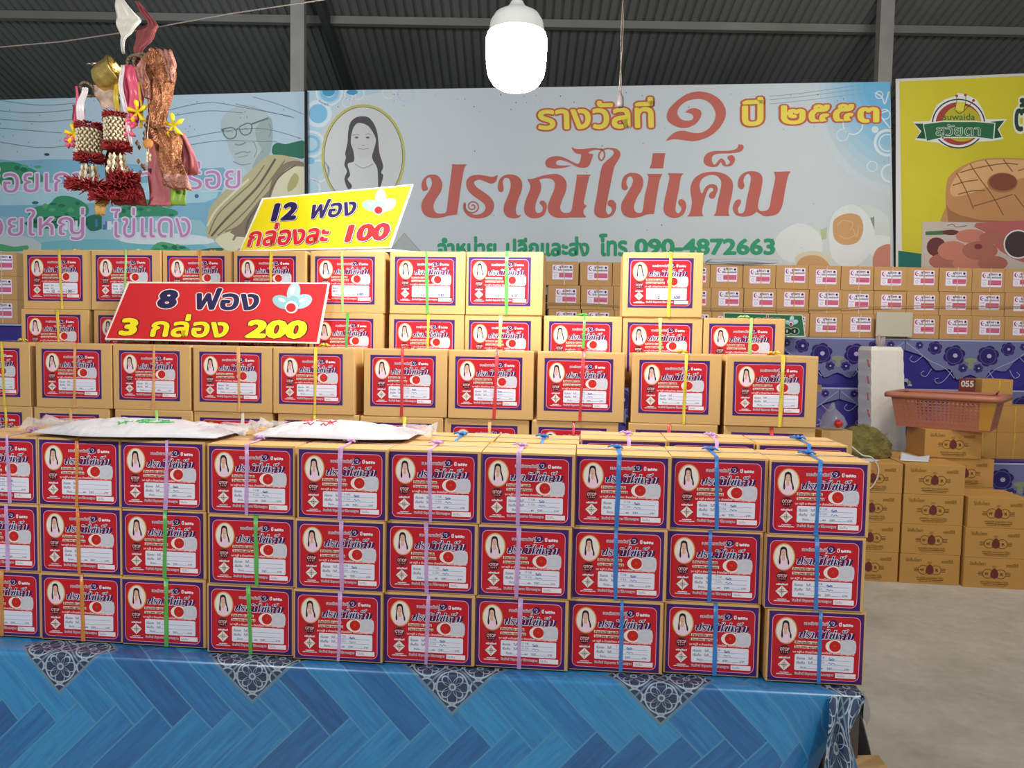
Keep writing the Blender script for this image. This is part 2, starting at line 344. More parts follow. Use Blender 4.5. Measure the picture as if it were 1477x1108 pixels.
# portrait
zp = lambda x, y: (440+x/6.518, 120+y/6.518)
O = (548, 690)
A.ell(*zp(*O), 57, 72, B(186, 186, 184), 1.5, 40); A.ring(*zp(*O), 60.5, 75.5, 3.6, B(170, 166, 92), 2, 44); A.ring(*zp(*O), 57, 72, .8, B(80, 80, 60), 2.5, 44)
SK = B(181, 180, 178); HR = B(72, 68, 70); FE = B(120, 118, 118)
A.poly([zp(*p) for p in ((540,312),(600,325),(650,385),(680,470),(690,560),(700,660),(735,780),(715,840),(735,870),(710,970),(690,990),(685,850),(672,780),(630,700),(655,600),(665,520),(610,420),(560,385),(500,375),(460,410),(440,470),(430,560),(455,640),(460,735),(400,760),(425,860),(400,905),(440,960),(430,990),(400,990),(370,900),(395,830),(370,770),(385,700),(378,660),(400,560),(405,470),(425,375),(475,325))], HR, 3, smooth=3)
A.poly([zp(*p) for p in ((560,385),(610,425),(655,520),(640,640),(590,700),(530,705),(470,650),(432,540),(442,460),(462,410),(500,378))], SK, 2.7, smooth=3)
for p in (((450,490),(480,483),(512,488)), ((568,485),(595,476),(625,482)), ((495,612),(545,622),(600,612)), ((530,580),(545,586),(562,580)), ((470,760),(545,800),(640,760))): A.stroke([zp(*q) for q in p], .8, FE, 3.2)
for ex in (485, 590): A.ell(*zp(ex, 512), 3, 1.6, FE, 3.2, 10); A.ell(*zp(ex, 511), 1.1, 1.2, HR, 3.4, 8)
# swirls top left / top right corners
LB = [B(160, 184, 196), B(112, 168, 196), B(172, 190, 198), B(62, 130, 165), B(190, 200, 205)]
A.poly([(443, 131), (555, 129), (530, 137), (500, 143), (480, 158), (463, 190), (458, 240), (462, 290), (462, 425), (441, 425)], LB[0], 1, smooth=2)
for cx, cy, r, w_, ci in ((459, 164, 20, 6, 4), (475, 133, 20, 3, 4), (475, 133, 14, 6, 1), (449, 208, 20, 4, 4), (449, 208, 13, 4, 1), (459, 247, 17, 3, 4), (448, 272, 15, 3, 4), (505, 136, 9, 2, 4), (516, 135, 10, 2, 4), (500, 148, 7, 1.4, 4), (560, 134, 9, 1.6, 4), (585, 135, 12, 1.4, 0)):
    A.ring(cx, cy, r, r, w_, LB[ci], 1.3+ci*.05)
A.ell(459, 164, 13, 14, LB[1], 1.6); A.ell(474, 132, 9, 7, LB[3], 1.6); A.ell(458, 243, 9, 10, LB[0], 1.6); A.ell(448, 232, 6, 5, LB[1], 1.62); A.ell(508, 133, 8, 4, LB[3], 1.55)
for k in range(9): q_ = k/8; A.ell(1290, 116, 118-72*q_, 165-110*q_, B(int(176-78*q_), int(186-26*q_), int(190+6*q_)), 1+.04*k, 40)
for cx, cy, r, w_ in ((1280, 206, 20, 4), (1280, 206, 13, 2), (1284, 250, 14, 3), (1262, 187, 5, 5), (1230, 180, 15, 2), (1215, 195, 9, 1.3), (1258, 240, 8, 1.3), (1268, 137, 6, 1.5), (1276, 165, 8, 1.5)): A.ring(cx, cy, r, r, w_, LB[4], 1.5)
A.stroke([(1262, 134), (1272, 140), (1276, 150), (1282, 132)], 2, LB[4], 1.6); A.stroke([(1280, 160), (1270, 166), (1284, 185)], 2, LB[4], 1.6)
for y0 in (123, 128, 134): A.stroke([(1115+y0, y0), (1160, y0+11), (1110, y0+16)], .9, B(120, 150, 165), 1.7)  # shade of the tension folds drawn as thin lines, not printed swirls
# eggs bottom right
EW = B(196, 200, 198); EY = B(182, 140, 96); EG = B(160, 172, 130)
A.poly([(1100, 395), (1112, 345), (1140, 330), (1180, 322), (1200, 335), (1230, 300), (1262, 300), (1288, 330), (1289, 424), (1100, 424)], B(182, 188, 184), 1, smooth=3)
A.poly([(1183, 331), (1193, 328), (1192, 345), (1185, 346)], EG, 1.4); A.poly([(1255, 315), (1261, 312), (1261, 331)], B(120, 128, 118), 1.4)
A.poly([(1118, 345), (1150, 322), (1180, 335), (1186, 362), (1170, 378), (1130, 375)], EW, 1.2, smooth=3)
A.poly([(1196, 330), (1205, 305), (1228, 295), (1250, 308), (1262, 340), (1250, 372), (1225, 386), (1200, 372)], EW, 1.6, smooth=3)
A.poly([(1201, 330), (1204, 316), (1222, 308), (1240, 312), (1245, 332), (1236, 350), (1216, 353), (1204, 345)], EY, 2, smooth=3)
for pts in (((1208, 325), (1216, 318), (1230, 322), (1226, 332)), ((1210, 340), (1222, 344), (1236, 338)), ((1230, 330), (1236, 342), (1238, 326))): A.stroke(pts, .9, B(205, 165, 120), 2.3)
A.poly([(1148, 384), (1156, 372), (1175, 368), (1190, 375), (1194, 388), (1148, 400)], EY, 1.8, smooth=3); A.ell(1172, 374, 26, 12, B(190, 184, 160), 1.5)
A.poly([(1259, 372), (1266, 358), (1282, 352), (1288, 360), (1288, 390), (1262, 390)], B(176, 116, 100), 1.8, smooth=3); A.ell(1270, 355, 24, 16, EW, 1.3)
# grey tent mark near the yellow sign and dirt specks
A.poly([(564, 360), (583, 336), (606, 362)], B(160, 162, 160), 1); A.stroke([(564, 360), (583, 336), (606, 362)], .7, B(120, 122, 122), 1.2, 0)
for i in range(70):
    x_, y_ = random.uniform(455, 1280), random.choice([random.uniform(133, 160), random.uniform(133, 370)]); r_ = random.uniform(.35, .9)
    A.ell(x_, y_, r_, r_*1.4, B(95, 95, 95), 1.9, 6)
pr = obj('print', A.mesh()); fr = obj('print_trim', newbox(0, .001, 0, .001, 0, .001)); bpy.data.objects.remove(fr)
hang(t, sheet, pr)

# left banner: seaside picture, pink lettering, faint portrait of an old monk
PL_L = banner_plane(-60, 6.36, 441, 6.29)
t, sheet, A = banner('left banner with seaside picture, pink Thai lettering and faded portrait of a robed monk', [(-70, 146), (439, 132), (440, 425), (-70, 425)], mat('banner_sky', (160, 180, 190), .6, gain=1.42, var=.08, vscale=1.2, bump=.12, bscale=1.5), PL_L)
A.poly([(-70, 146), (75, 143), (60, 150), (20, 158), (30, 190), (-10, 200), (-70, 200)], B(148, 178, 188), .6, smooth=3)
A.poly([(-70, 243), (20, 232), (120, 230), (220, 240), (300, 243), (330, 250), (300, 330), (300, 425), (-70, 425)], B(112, 156, 176), 1, smooth=2)
A.poly([(-70, 262), (40, 262), (140, 268), (250, 262), (310, 268), (296, 292), (160, 292), (40, 296), (-70, 292)], B(150, 185, 192), 1.2, smooth=3)
A.poly([(-70, 318), (60, 318), (160, 322), (290, 318), (310, 425), (-70, 425)], B(132, 170, 176), 1.15, smooth=2)
A.poly([(60, 350), (150, 345), (230, 352), (280, 348), (300, 372), (150, 372), (40, 368)], B(104, 160, 168), 1.25, smooth=3)
A.poly([(-70, 330), (0, 332), (60, 352), (30, 380), (-70, 425)], B(168, 180, 180), 1.3, smooth=3)
A.poly([(185, 336), (240, 336), (300, 342), (300, 352), (200, 352), (170, 345)], B(188, 198, 198), 1.35, smooth=3)
GI = [B(52, 128, 92), B(38, 98, 78), B(74, 146, 100)]
for pts, ci in ((((-70,250),(-10,236),(20,234),(40,241),(58,250),(62,260),(45,264),(-70,270)), 0), (((40,320),(48,300),(70,295),(82,284),(100,283),(118,290),(128,300),(124,312),(100,318),(70,322)), 0), (((170,305),(190,290),(215,288),(232,298),(255,304),(252,312),(220,312),(170,314)), 0), (((122,318),(130,311),(144,310),(150,320),(147,330),(130,333)), 1), (((35,322),(60,314),(90,312),(120,316),(122,326),(60,330)), 1), (((220,356),(232,349),(250,352),(272,358),(270,368),(222,366)), 2), (((0,352),(20,356),(40,354),(36,362),(0,362)), 2), (((393,212),(400,206),(412,208),(425,205),(440,204),(440,228),(420,226),(395,224)), 1), (((292,360),(330,358),(350,364),(346,376),(292,376)), 1)):
    A.poly(pts, GI[ci], 1.6, smooth=3)
for k in range(46):
    x_, y_ = random.choice([(random.uniform(45, 125), random.uniform(290, 318)), (random.uniform(0, 55), random.uniform(240, 262)), (random.uniform(175, 250), random.uniform(293, 311)), (random.uniform(225, 268), random.uniform(355, 364))])
    A.ell(x_, y_, random.uniform(3, 6), random.uniform(2, 4), GI[random.randrange(3)], 1.7+k*.004, 7)
for k in range(26): x_ = random.uniform(85, 235); A.rect(x_, random.uniform(314, 326), x_+random.uniform(3, 8), random.uniform(327, 332), random.choice([B(190, 200, 205), B(70, 110, 150), B(120, 150, 175)]), 1.9+k*.004)
for k in range(14): x_ = -60+k*27; A.stroke([(x_, 276+random.uniform(-4, 4)), (x_+14, 273+random.uniform(-3, 3)), (x_+30, 276)], 1.2, B(180, 200, 205), 1.95)
# monk
zm = lambda x, y: (280+x/4.43, 130+y/4.43)
SKM = B(158, 172, 172)
A.poly([zm(*p) for p in ((170,250),(185,170),(260,110),(350,95),(440,125),(490,190),(500,260),(490,340),(480,430),(430,480),(360,530),(320,500),(270,460),(235,400),(210,330))], SKM, 2, smooth=3)
A.poly([zm(*p) for p in ((395,240),(470,170),(500,210),(498,340),(470,430),(420,470),(370,500),(400,430),(430,380),(400,320))], B(138, 154, 150), 2.2, smooth=3)
GL = B(88, 104, 106)
for p in (((185,250),(240,240),(270,262),(262,300),(225,312),(195,290),(183,255)), ((290,235),(340,212),(368,225),(362,270),(325,288),(298,270),(290,240))): A.stroke([zm(*q) for q in p], 1.7, GL, 2.6)
A.stroke([zm(*q) for q in ((175,250),(190,262))], 3, GL, 2.6, 0); A.stroke([zm(*q) for q in ((268,255),(290,240))], 1.5, GL, 2.6, 0); A.stroke([zm(*q) for q in ((368,218),(430,195),(475,180))], 2.4, GL, 2.6)
for p, w_ in ((((262,345),(290,352),(330,335)), 2.2), (((262,412),(310,395),(345,400),(360,392)), 1.6), (((280,430),(315,425),(345,415)), 1), (((250,455),(300,478),(360,470)), 1.4), (((380,330),(400,380),(385,430)), 1.2), (((480,215),(492,260),(478,300)), 1.5), (((210,268),(232,262),(250,272)), 1.1), (((305,255),(330,245),(348,255)), 1.1)): A.stroke([zm(*q) for q in p], w_, B(118, 134, 134), 2.5)
RB = [B(166, 158, 120), B(120, 108, 86), B(196, 190, 160), B(96, 82, 72)]
A.poly([zm(*p) for p in ((80,940),(85,820),(110,740),(200,640),(310,560),(400,480),(470,420),(560,415),(640,435),(690,460),(712,500),(712,1120),(120,1120),(200,1010),(110,945))], RB[0], 3, smooth=2)
A.poly([zm(*p) for p in ((490,700),(520,590),(600,500),(680,485),(712,520),(712,720),(480,720))], RB[2], 3.3, smooth=2)
A.poly([zm(*p) for p in ((600,600),(640,530),(670,560),(650,620),(600,650))], B(160, 152, 100), 3.4, smooth=2)
A.poly([zm(*p) for p in ((140,950),(230,905),(330,950),(310,1010),(220,1030),(150,980))], RB[2], 3.3, smooth=2)
A.poly([zm(*p) for p in ((230,910),(300,850),(420,700),(480,640),(500,560),(560,480),(640,450),(700,465),(700,490),(620,490),(540,560),(490,680),(430,800),(340,940))], RB[1], 3.35, smooth=2)
for k, p in enumerate((((95,920),(150,800),(260,690),(370,590),(450,480)), ((110,935),(200,830),(330,700),(420,600),(520,440)), ((150,930),(260,840),(360,740),(470,600),(580,450)), ((85,870),(140,770),(250,660),(350,570)), ((200,905),(300,860),(380,760)), ((330,930),(350,830),(430,720)), ((480,690),(500,620),(560,540),(650,480)), ((250,960),(290,900),(330,930)))):
    A.stroke([zm(*q) for q in p], (3.2 if k % 2 else 2.0), RB[(1, 3, 1, 2, 1, 3, 3, 1)[k]], 3.5+.03*k)
PK, WH = B(172, 118, 158), B(196, 190, 202)
A.text('ร้อยเกาะ', ((-20, 236), (140, 236), (140, 276), (-20, 279)), PK, 5, .0, (.045, WH))
A.text('เงาะอร่อย', ((168, 236), (347, 232), (347, 272), (168, 276)), PK, 5, .0, (.045, WH))
A.text('หอยใหญ่', ((-45, 302), (122, 300), (122, 346), (-45, 350)), PK, 5, .0, (.045, WH))
A.text('ไข่แดง', ((160, 300), (275, 300), (275, 343), (160, 343)), PK, 5, .0, (.045, WH))
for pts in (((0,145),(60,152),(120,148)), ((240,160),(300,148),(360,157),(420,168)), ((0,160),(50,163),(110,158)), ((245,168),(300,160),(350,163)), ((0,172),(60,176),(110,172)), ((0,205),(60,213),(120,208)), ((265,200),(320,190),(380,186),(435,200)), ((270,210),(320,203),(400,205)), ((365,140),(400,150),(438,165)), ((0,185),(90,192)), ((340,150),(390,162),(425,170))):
    A.stroke(pts, .7, B(105, 118, 124), 5.5)  # shading of the banner's creases painted on as thin dark lines
A.ell(68, 223, 4, 2, B(60, 60, 60), 5.6, 8); A.ell(284, 283, 3, 3, B(50, 90, 150), 5.6, 8)
for i in range(40): A.ell(random.uniform(0, 435), random.uniform(145, 240), .6, .8, B(90, 100, 105), 5.6, 6)
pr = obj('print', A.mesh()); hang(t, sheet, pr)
bm = bmesh.new(); a = hity(441.5, 131, 6.24); b = hity(443.5, 425, 6.24); tube(bm, [a, b], .011, 6)
tag(obj('banner_cord', bm, mats=mat('dark_cord', (38, 38, 42), .8)), 'dark upright edge cord between the seaside banner and the white banner', 'cord')

# right banner, yellow
PL_R = banner_plane(1292, 6.16, 1520, 6.08)
t, sheet, A = banner('yellow vinyl banner with a green ribbon logo and a big round brown cake', [(1292, 114), (1540, 103), (1540, 430), (1296, 430)], mat('banner_yellow', (186, 174, 34), .6, gain=1.3, var=.08, vscale=2, bump=.15, bscale=3), PL_R)
A.poly([(1286, 115), (1297, 113), (1302, 430), (1291, 430)], B(188, 184, 182), 1); A.poly([(1290, 114), (1540, 103), (1540, 107), (1290, 118)], B(180, 178, 170), 1.1)
zy = lambda x, y: (1285+x/3.823, 100+y/3.823)
WHT, DG, MR = B(196, 198, 190), B(38, 92, 58), B(140, 56, 50)
A.poly([zy(*p) for p in ((120,290),(215,285),(250,200),(300,165),(350,150),(370,130),(415,140),(470,165),(505,220),(525,275),(640,275),(595,330),(620,385),(560,395),(480,400),(430,425),(365,435),(300,425),(260,405),(130,390),(160,345))], WHT, 2)
A.ell(*zy(372, 300), 38.5, 36, B(60, 50, 70), 2.3, 36); A.ell(*zy(372, 300), 36.5, 34, WHT, 2.4, 36); A.ell(*zy(372, 300), 33, 31, MR, 2.5, 36); A.ell(*zy(390, 300), 28, 26, B(160, 150, 40), 2.6, 30)
A.text('suwaida', (zy(288, 245), zy(462, 245), zy(462, 280), zy(288, 280)), DG, 2.9, .01)
A.poly([zy(*p) for p in ((130,300),(200,300),(205,385),(140,380),(168,342))], B(28, 72, 48), 2.7); A.poly([zy(*p) for p in ((550,290),(625,283),(588,330),(610,375),(550,385))], B(28, 72, 48), 2.7)
A.poly([zy(*p) for p in ((175,298),(280,285),(470,285),(575,295),(568,392),(460,378),(290,380),(195,402))], WHT, 3); A.poly([zy(*p) for p in ((180,304),(280,291),(470,291),(570,300),(562,385),(460,372),(290,374),(198,395))], DG, 3.2)
A.text('สุวัยดา', (zy(248, 305), zy(490, 305), zy(490, 385), zy(248, 385)), DG, 3.6, .0, (.03, WHT))
A.poly([zy(*p) for p in ((358,180),(412,180),(400,235),(352,225))], B(190, 178, 60), 3.2); A.stroke([zy(*p) for p in ((352,225),(362,178),(362,150))], .9, B(60, 60, 30), 3.3, 0); A.stroke([zy(*p) for p in ((400,235),(412,178),(412,148))], .9, B(60, 60, 30), 3.3, 0); A.stroke([zy(*p) for p in ((352,225),(385,242),(455,175))], .9, B(60, 60, 30), 3.3)
for q in ((362, 147), (410, 143), (455, 172)): A.ell(*zy(*q), 2.2, 2, MR, 3.4, 8)
A.text('ต้นตำรับ', (zy(680, 160), zy(1130, 140), zy(1130, 330), zy(680, 345)), B(40, 60, 48), 3, .03, (.07, B(200, 202, 180)))
CK = [B(168, 122, 80), B(112, 66, 50), B(120, 82, 52), B(190, 148, 102), B(140, 98, 62)]
A.poly([zy(*p) for p in ((305,640),(330,580),(400,530),(500,495),(620,488),(760,495),(900,520),(960,600),(960,800),(900,860),(320,860),(303,760))], CK[0], 2, smooth=3)
A.poly([zy(*p) for p in ((330,640),(400,545),(500,505),(620,498),(760,503),(880,530),(760,590),(560,640),(420,690),(340,700))], CK[3], 2.1, smooth=3)
A.poly([zy(*p) for p in ((304,745),(325,775),(380,805),(500,832),(700,838),(960,820),(960,860),(318,860))], CK[4], 2.15)
A.ell(*zy(615, 625), 22, 14.5, CK[4], 2.3, 24); A.ell(*zy(617, 622), 20, 12.5, CK[1], 2.4, 24)
for p in (((435,520),(480,590),(560,700),(620,805)), ((360,570),(410,660),(455,770)), ((520,500),(560,560)), ((620,498),(670,565)), ((380,570),(470,545),(620,520),(700,525)), ((340,640),(410,620),(480,610)), ((370,690),(450,670),(520,670)), ((455,755),(560,725),(670,690)), ((680,690),(740,770)), ((700,560),(760,540))): A.stroke([zy(*q) for q in p], 1.6, CK[2], 2.35)
A.poly([zy(*p) for p in ((40,1000),(400,1050),(400,1260),(40,1260))], B(30, 92, 82), 2.5)
A.poly([zy(*p) for p in ((172,840),(1000,850),(1000,1180),(165,1160))], B(172, 160, 150), 3)
A.poly([zy(*p) for p in ((470,848),(1000,852),(1000,1075),(760,1075),(600,1000),(520,900))], B(160, 88, 86), 3.1, smooth=2); A.poly([zy(*p) for p in ((190,895),(305,888),(305,912),(190,915))], B(60, 100, 60), 3.2)
for cx, cy, rx, ry, cc in ((250,980,14,14,1),(330,900,12,4,1),(340,1000,22,14,0),(490,1000,26,14,4),(440,920,22,10,0),(560,930,20,9,4),(300,1060,24,12,4),(430,1070,24,11,0),(560,1070,22,11,4)): A.ell(*zy(cx, cy), rx, ry, B(*((172,110,92),(90,48,48),(0,0,0),(0,0,0),(150,92,78))[cc]), 3.3+cx*.0004, 16)
A.ell(*zy(700, 965), 21, 21, WHT, 3.6, 24); A.ell(*zy(700, 965), 19, 19, B(62, 48, 52), 3.7, 24); A.ell(*zy(480, 978), 6, 4, B(110, 50, 46), 3.7, 10)
A.stroke([zy(*p) for p in ((310,862),(340,855),(360,870),(420,862))], .8, B(70, 50, 40), 3.5)
pr = obj('print', A.mesh()); hang(t, sheet, pr)

# ------------------------------------------------------------------ far counter with blue flowered cloth
CT = 1.495; CY0 = 5.74
blue = mat('blue_vinyl_cloth', (56, 46, 126), .25, spec=.6, gain=1.1, bump=.25, bscale=2.2, stretch=(1, 1, 3))
cl = thing('covered_counter', 'tall stepped counter along the back covered in shiny blue flowered vinyl', 'counter', (0, 5.9, 0))
bm = bmesh.new()
pr_ = [(6.14, CT-.005), (CY0+.02, CT-.005), (CY0, CT-.02), (CY0, 1.14), (CY0-.03, 1.12), (CY0-.05, 1.10), (CY0-.05, .66), (CY0-.07, .65), (5.14, .65), (5.12, .64), (5.12, .29)]
NX = 60; grid = []
for i in range(NX+1):
    X = -4.6 + 9.6*i/NX
    grid.append([bm.verts.new((X, y + (.006*math.sin(X*9+k)+.004*math.sin(X*23)) * (1 if 2 < k else 0), z)) for k, (y, z) in enumerate(pr_)])
for i in range(NX):
    for k in range(len(pr_)-1):
        f = bm.faces.new((grid[i][k], grid[i][k+1], grid[i+1][k+1], grid[i+1][k])); f.smooth = True
o = obj('cloth', bm, mats=blue); hang(cl, o)
for nm, a_ in (('counter_frame', (-4.55, 4.95, CY0+.04, 6.12, 0, CT-.02)), ('lower_shelf', (-4.55, 4.95, 5.18, CY0+.0, .42, .63))):
    hang(cl, obj(nm, newbox(*a_), mats=DARKWOOD))
GY, DKF, LT, OL = P(108, 110, 150, 1.2, .3), P(46, 32, 98, 1.2, .3), P(168, 168, 196, 1.2, .3), P(134, 138, 112, 1.2, .3)
def flower(A, x, y, r, l):
    for k in range(6): a = k*math.pi/3+.3; A.ell(x+r*.55*math.cos(a), y+r*.55*math.sin(a), r*.48, r*.42, DKF, l+k*.03, 10)
    A.ell(x, y, r*.5, r*.5, DKF, l+.25, 10); A.ell(x+r*.1, y, r*.22, r*.2, LT, l+.3, 8)
    A.ring(x, y, r*.75, r*.75, r*.035, GY, l+.32, 14)
def motif(A, cx, flip):
    s = -1 if flip else 1
    X = lambda v: cx+v
    A.poly([(X(-.508), .345, 1), (X(.508), .345, 1), (X(.508), .27, 1), (X(.36), .22), (X(.27), .12), (X(.16), .13), (X(.1), .05), (X(0), .09), (X(-.1), .05), (X(-.16), .13), (X(-.27), .12), (X(-.36), .22), (X(-.508), .27, 1)], GY, 1, smooth=3)
    for sx in (-1, 1):
        flower(A, X(sx*.13), .235, .085, 2); flower(A, X(sx*.28), .29, .055, 2.5); flower(A, X(sx*.06), .14, .036, 2.5); flower(A, X(sx*.4), .31, .03, 2.5)
        A.stroke([(X(sx*.30), .13), (X(sx*.34), .07), (X(sx*.38), .09), (X(sx*.355), .115)], .004, LT, 2)
        A.stroke([(X(sx*.14), .12), (X(sx*.2), .04), (X(sx*.25), .02), (X(sx*.27), .05), (X(sx*.24), .06)], .0045, LT, 2)
        A.stroke([(X(sx*.37), .23), (X(sx*.43), .18), (X(sx*.47), .2), (X(sx*.45), .23)], .004, LT, 2)
        A.stroke([(X(sx*.5), .33), (X(sx*.42), .27), (X(sx*.33), .2), (X(sx*.2), .14), (X(sx*.12), .06)], .004, LT, 1.9)
    A.ell(X(0), .2, .05, .02, OL, 2.2, 12); A.ell(X(0), .16, .02, .03, OL, 2.1, 10)
    for k in range(7): a = math.pi*k/6; A.ell(X(.5+.06*math.cos(a)), -.0+.045*math.sin(a), .018, .014, OL if k % 2 else LT, 2.1+k*.02, 8)
for (yy, z0, nm) in ((CY0-.012, 1.135, 0), (CY0-.064, .755, 1), (5.106, .30, 2)):
    A = Art(lambda x, y, l=0, yy=yy, z0=z0: (x, yy-.0006*l, z0+y*(1 if nm != 2 else .95)))
    for k in range(-4, 5):
        cx = 3.52-1.02*.5*(nm % 2)+k*1.02
        if -4.0 < cx < 4.4: motif(A, cx, 0)
    A.rect(-4.5, .345, 4.9, .357, LT, 3)
    o = obj('flower_print', A.mesh('flower_print')); hang(cl, o)

# ------------------------------------------------------------------ the red and purple carton label
LW, LH = .178, .138
def label_art(kind):
    def fn(x, y, l=0): return ((x-205)/990*LW-LW/2, -.0004-.00012*l, LH/2-(y-218)/735*LH)
    A = Art(fn); pu, rd, wt, pk = P(66, 30, 102), P(192, 26, 40), P(232, 230, 238), P(238, 170, 196)
    nv, bk = P(34, 30, 96), P(40, 30, 60)
    A.rect(205, 218, 1195, 953, pu, 0); A.rect(238, 250, 1162, 925, pk, 1, 62); A.rect(244, 256, 1156, 919, rd, 2, 56)
    cx, cy = 387, 420
    A.ell(cx, cy, 116, 143, P(214, 160, 84), 3, 28); A.ell(cx, cy, 104, 131, P(236, 226, 216), 4, 28)
    A.poly([(315, 520), (325, 460), (355, 440), (378, 452), (402, 440), (435, 455), (452, 520), (415, 545), (385, 551), (350, 545)], P(240, 206, 222), 5, smooth=2)
    hr = P(44, 28, 34)
    A.poly([(380,312),(404,320),(416,345),(420,385),(430,430),(444,470),(440,500),(428,490),(424,450),(410,420),(406,380),(398,346),(378,338),(360,348),(354,385),(348,425),(354,470),(346,500),(334,480),(336,430),(342,385),(345,340),(358,318)], hr, 7, smooth=2)
    A.ell(380, 378, 29, 38, P(226, 178, 158), 6, 16); A.poly([(366, 405), (394, 405), (398, 450), (380, 462), (362, 450)], P(222, 172, 152), 5.5)
    for ex in (369, 392): A.ell(ex, 372, 4, 3, bk, 6.5, 6)
    A.stroke([(370, 396), (380, 400), (391, 396)], 3.5, P(190, 60, 60), 6.5)
    A.text('ชนะเลิศรางวัลที่', q4(570, 308, 820, 352), wt, 4, .06); A.text('ชนะเลิศรางวัลที่', q4(575, 312, 816, 350), P(120, 26, 50), 5, .0)
    G_ = crom([(830+(p[0]-960)*.98, 288+(p[1]-132)*.98)+tuple(p[2:]) for p in TITLE_ONE], 2)
    V_, F_ = curve_fill([G_], 7); A.add(V_, F_, wt, 4); V_, F_ = curve_fill([G_], 2.2); A.add(V_, F_, nv, 5)
    A.text('ปี', q4(935, 308, 962, 352), wt, 4, .05); A.text('๒๕๕๓', q4(975, 322, 1080, 352), wt, 4, .06)
    for L_ in TITLE:
        G_ = crom([(526+(p[0]-608)*1.09+(262-p[1])*.10, 388+(p[1]-215)*1.02)+tuple(p[2:]) for p in L_], 3)
        V_, F_ = curve_fill([G_], 5.0); A.add(V_, F_, wt, 5)
        V_, F_ = curve_fill([G_], 0); A.add(V_, F_, nv, 6)
    for s_, y0, x1 in (('จำหน่ายปลีก และส่ง', 520, 745), ('โทร.090-4872663', 568, 765)):
        A.rect(478, y0+2, x1, y0+32, P(240, 214, 190), 3, 6); A.text(s_, q4(486, y0+(0 if 'จ' in s_ else 5), x1-6, y0+31), P(70, 40, 50), 4, .03)
    A.text('๖๔ หมู่ที่ ๘ ตำบลท่าชนะ อำเภอไชยา จังหวัดสุราษฎร์ธานี', q4(462, 622, 1105, 656), P(244, 200, 196), 4, .045)
    A.ell(905, 565, 102, 70, P(240, 226, 216), 3, 28)
    A.poly([(968, 495), (1090, 490), (1118, 520), (1120, 590), (1098, 640), (968, 640), (955, 600), (955, 530)], P(206, 206, 214), 4, smooth=2)
    A.ell(902, 563, 60, 58, P(196, 34, 30), 4.5, 24); A.ell(900, 560, 12, 11, P(214, 70, 40), 5, 10); A.ring(1035, 565, 60, 50, 4, P(190, 190, 202), 5, 20)
    A.ell(375, 626, 66, 62, P(92, 16, 34), 3, 24); A.ring(375, 626, 62, 58, 3, P(196, 90, 100), 4, 24)
    A.text('OTOP', q4(326, 600, 426, 636), P(238, 190, 186), 4, .03)
    for k in range(4): A.ell(345+k*20, 650, 5, 5, P(236, 200, 190), 4, 6)
    A.text('ผลิตภัณฑ์', q4(318, 694, 438, 716), wt, 4, .06)
    dm = [(376, 716), (445, 780), (376, 846), (307, 780)]
    A.poly(dm, P(240, 224, 214), 4); A.stroke(dm+[dm[0]], 3, P(120, 60, 50), 5, 0)
    A.ring(376, 780, 24, 24, 4, P(70, 60, 60), 5, 14); A.stroke([(376, 730), (376, 832)], 4, P(70, 60, 60), 5.5, 0); A.stroke([(322, 780), (430, 780)], 4, P(70, 60, 60), 5.5, 0); A.stroke([(366, 790), (376, 768), (386, 792)], 4, P(70, 60, 60), 5.7, 2)
    A.text('มผช.๒๗/๒๕๔๖', q4(330, 855, 428, 868), wt, 4, .06); A.text('ผลิตภัณฑ์ชุมชน', q4(296, 872, 462, 890), wt, 4, .06)
    A.rect(485, 662, 1103, 833, P(226, 226, 238), 3, 14)
    for s_, y0, a_ in (('เริ่มดอง', 688, 505), ('เริ่มต้ม', 735, 505)): A.text(s_, q4(a_, y0, a_+88, y0+30), bk, 4, .01); A.text('วันที่', q4(628, y0-4, 672, y0+28), bk, 4, .01)
    A.text('จำนวน', q4(545, 786, 610, 812), bk, 4, .01); A.text('ฟอง', q4(752, 790, 785, 812), bk, 4, .01); A.text('ราคา', q4(826, 790, 880, 814), bk, 4, .01); A.text('บาท', q4(1010, 792, 1058, 812), bk, 4, .01)
    for x0, x1, y0 in ((675, 1070, 714), (675, 1070, 762), (612, 748, 808), (884, 1006, 808)): A.rect(x0, y0, x1, y0+3, P(120, 116, 150), 4)
    A.text('สินค้าดี มีคุณภาพ ได้มาตรฐาน', q4(485, 848, 900, 888), wt, 4, .075); A.text('สินค้าดี มีคุณภาพ ได้มาตรฐาน', q4(485, 850, 900, 886), P(120, 30, 50), 5, .01)
    A.rect(915, 845, 1128, 895, P(236, 230, 234), 3); A.text('ไข่เค็ม', q4(930, 856, 1010, 882), P(150, 130, 140), 4, 0)
    ink = P(40, 90, 170)
    if kind == 1:
        A.text('11 ก.พ.', q4(728, 670, 800, 700), P(110, 130, 180), 4.6, 0); A.stroke([(840, 705), (850, 690), (865, 708), (880, 694), (900, 706), (845, 710)], 6, ink, 4.6)
        A.text('11 มี.ค.', q4(728, 720, 800, 750), P(110, 130, 180), 4.6, 0); A.stroke([(838, 750), (852, 738), (866, 754), (882, 742), (912, 752)], 5, ink, 4.6)
    if kind == 2:
        A.stroke([(760, 690), (800, 688), (830, 694)], 5, P(130, 140, 190), 4.6); A.stroke([(850, 702), (870, 692), (890, 702)], 6, ink, 4.6)
        A.text('12', q4(640, 776, 690, 820, 6), P(30, 40, 130), 5, .03); A.text('100', q4(905, 774, 1000, 818, 8), P(30, 40, 130), 5, .03)
    return A.mesh('label')
LAB = [label_art(k) for k in range(3)]

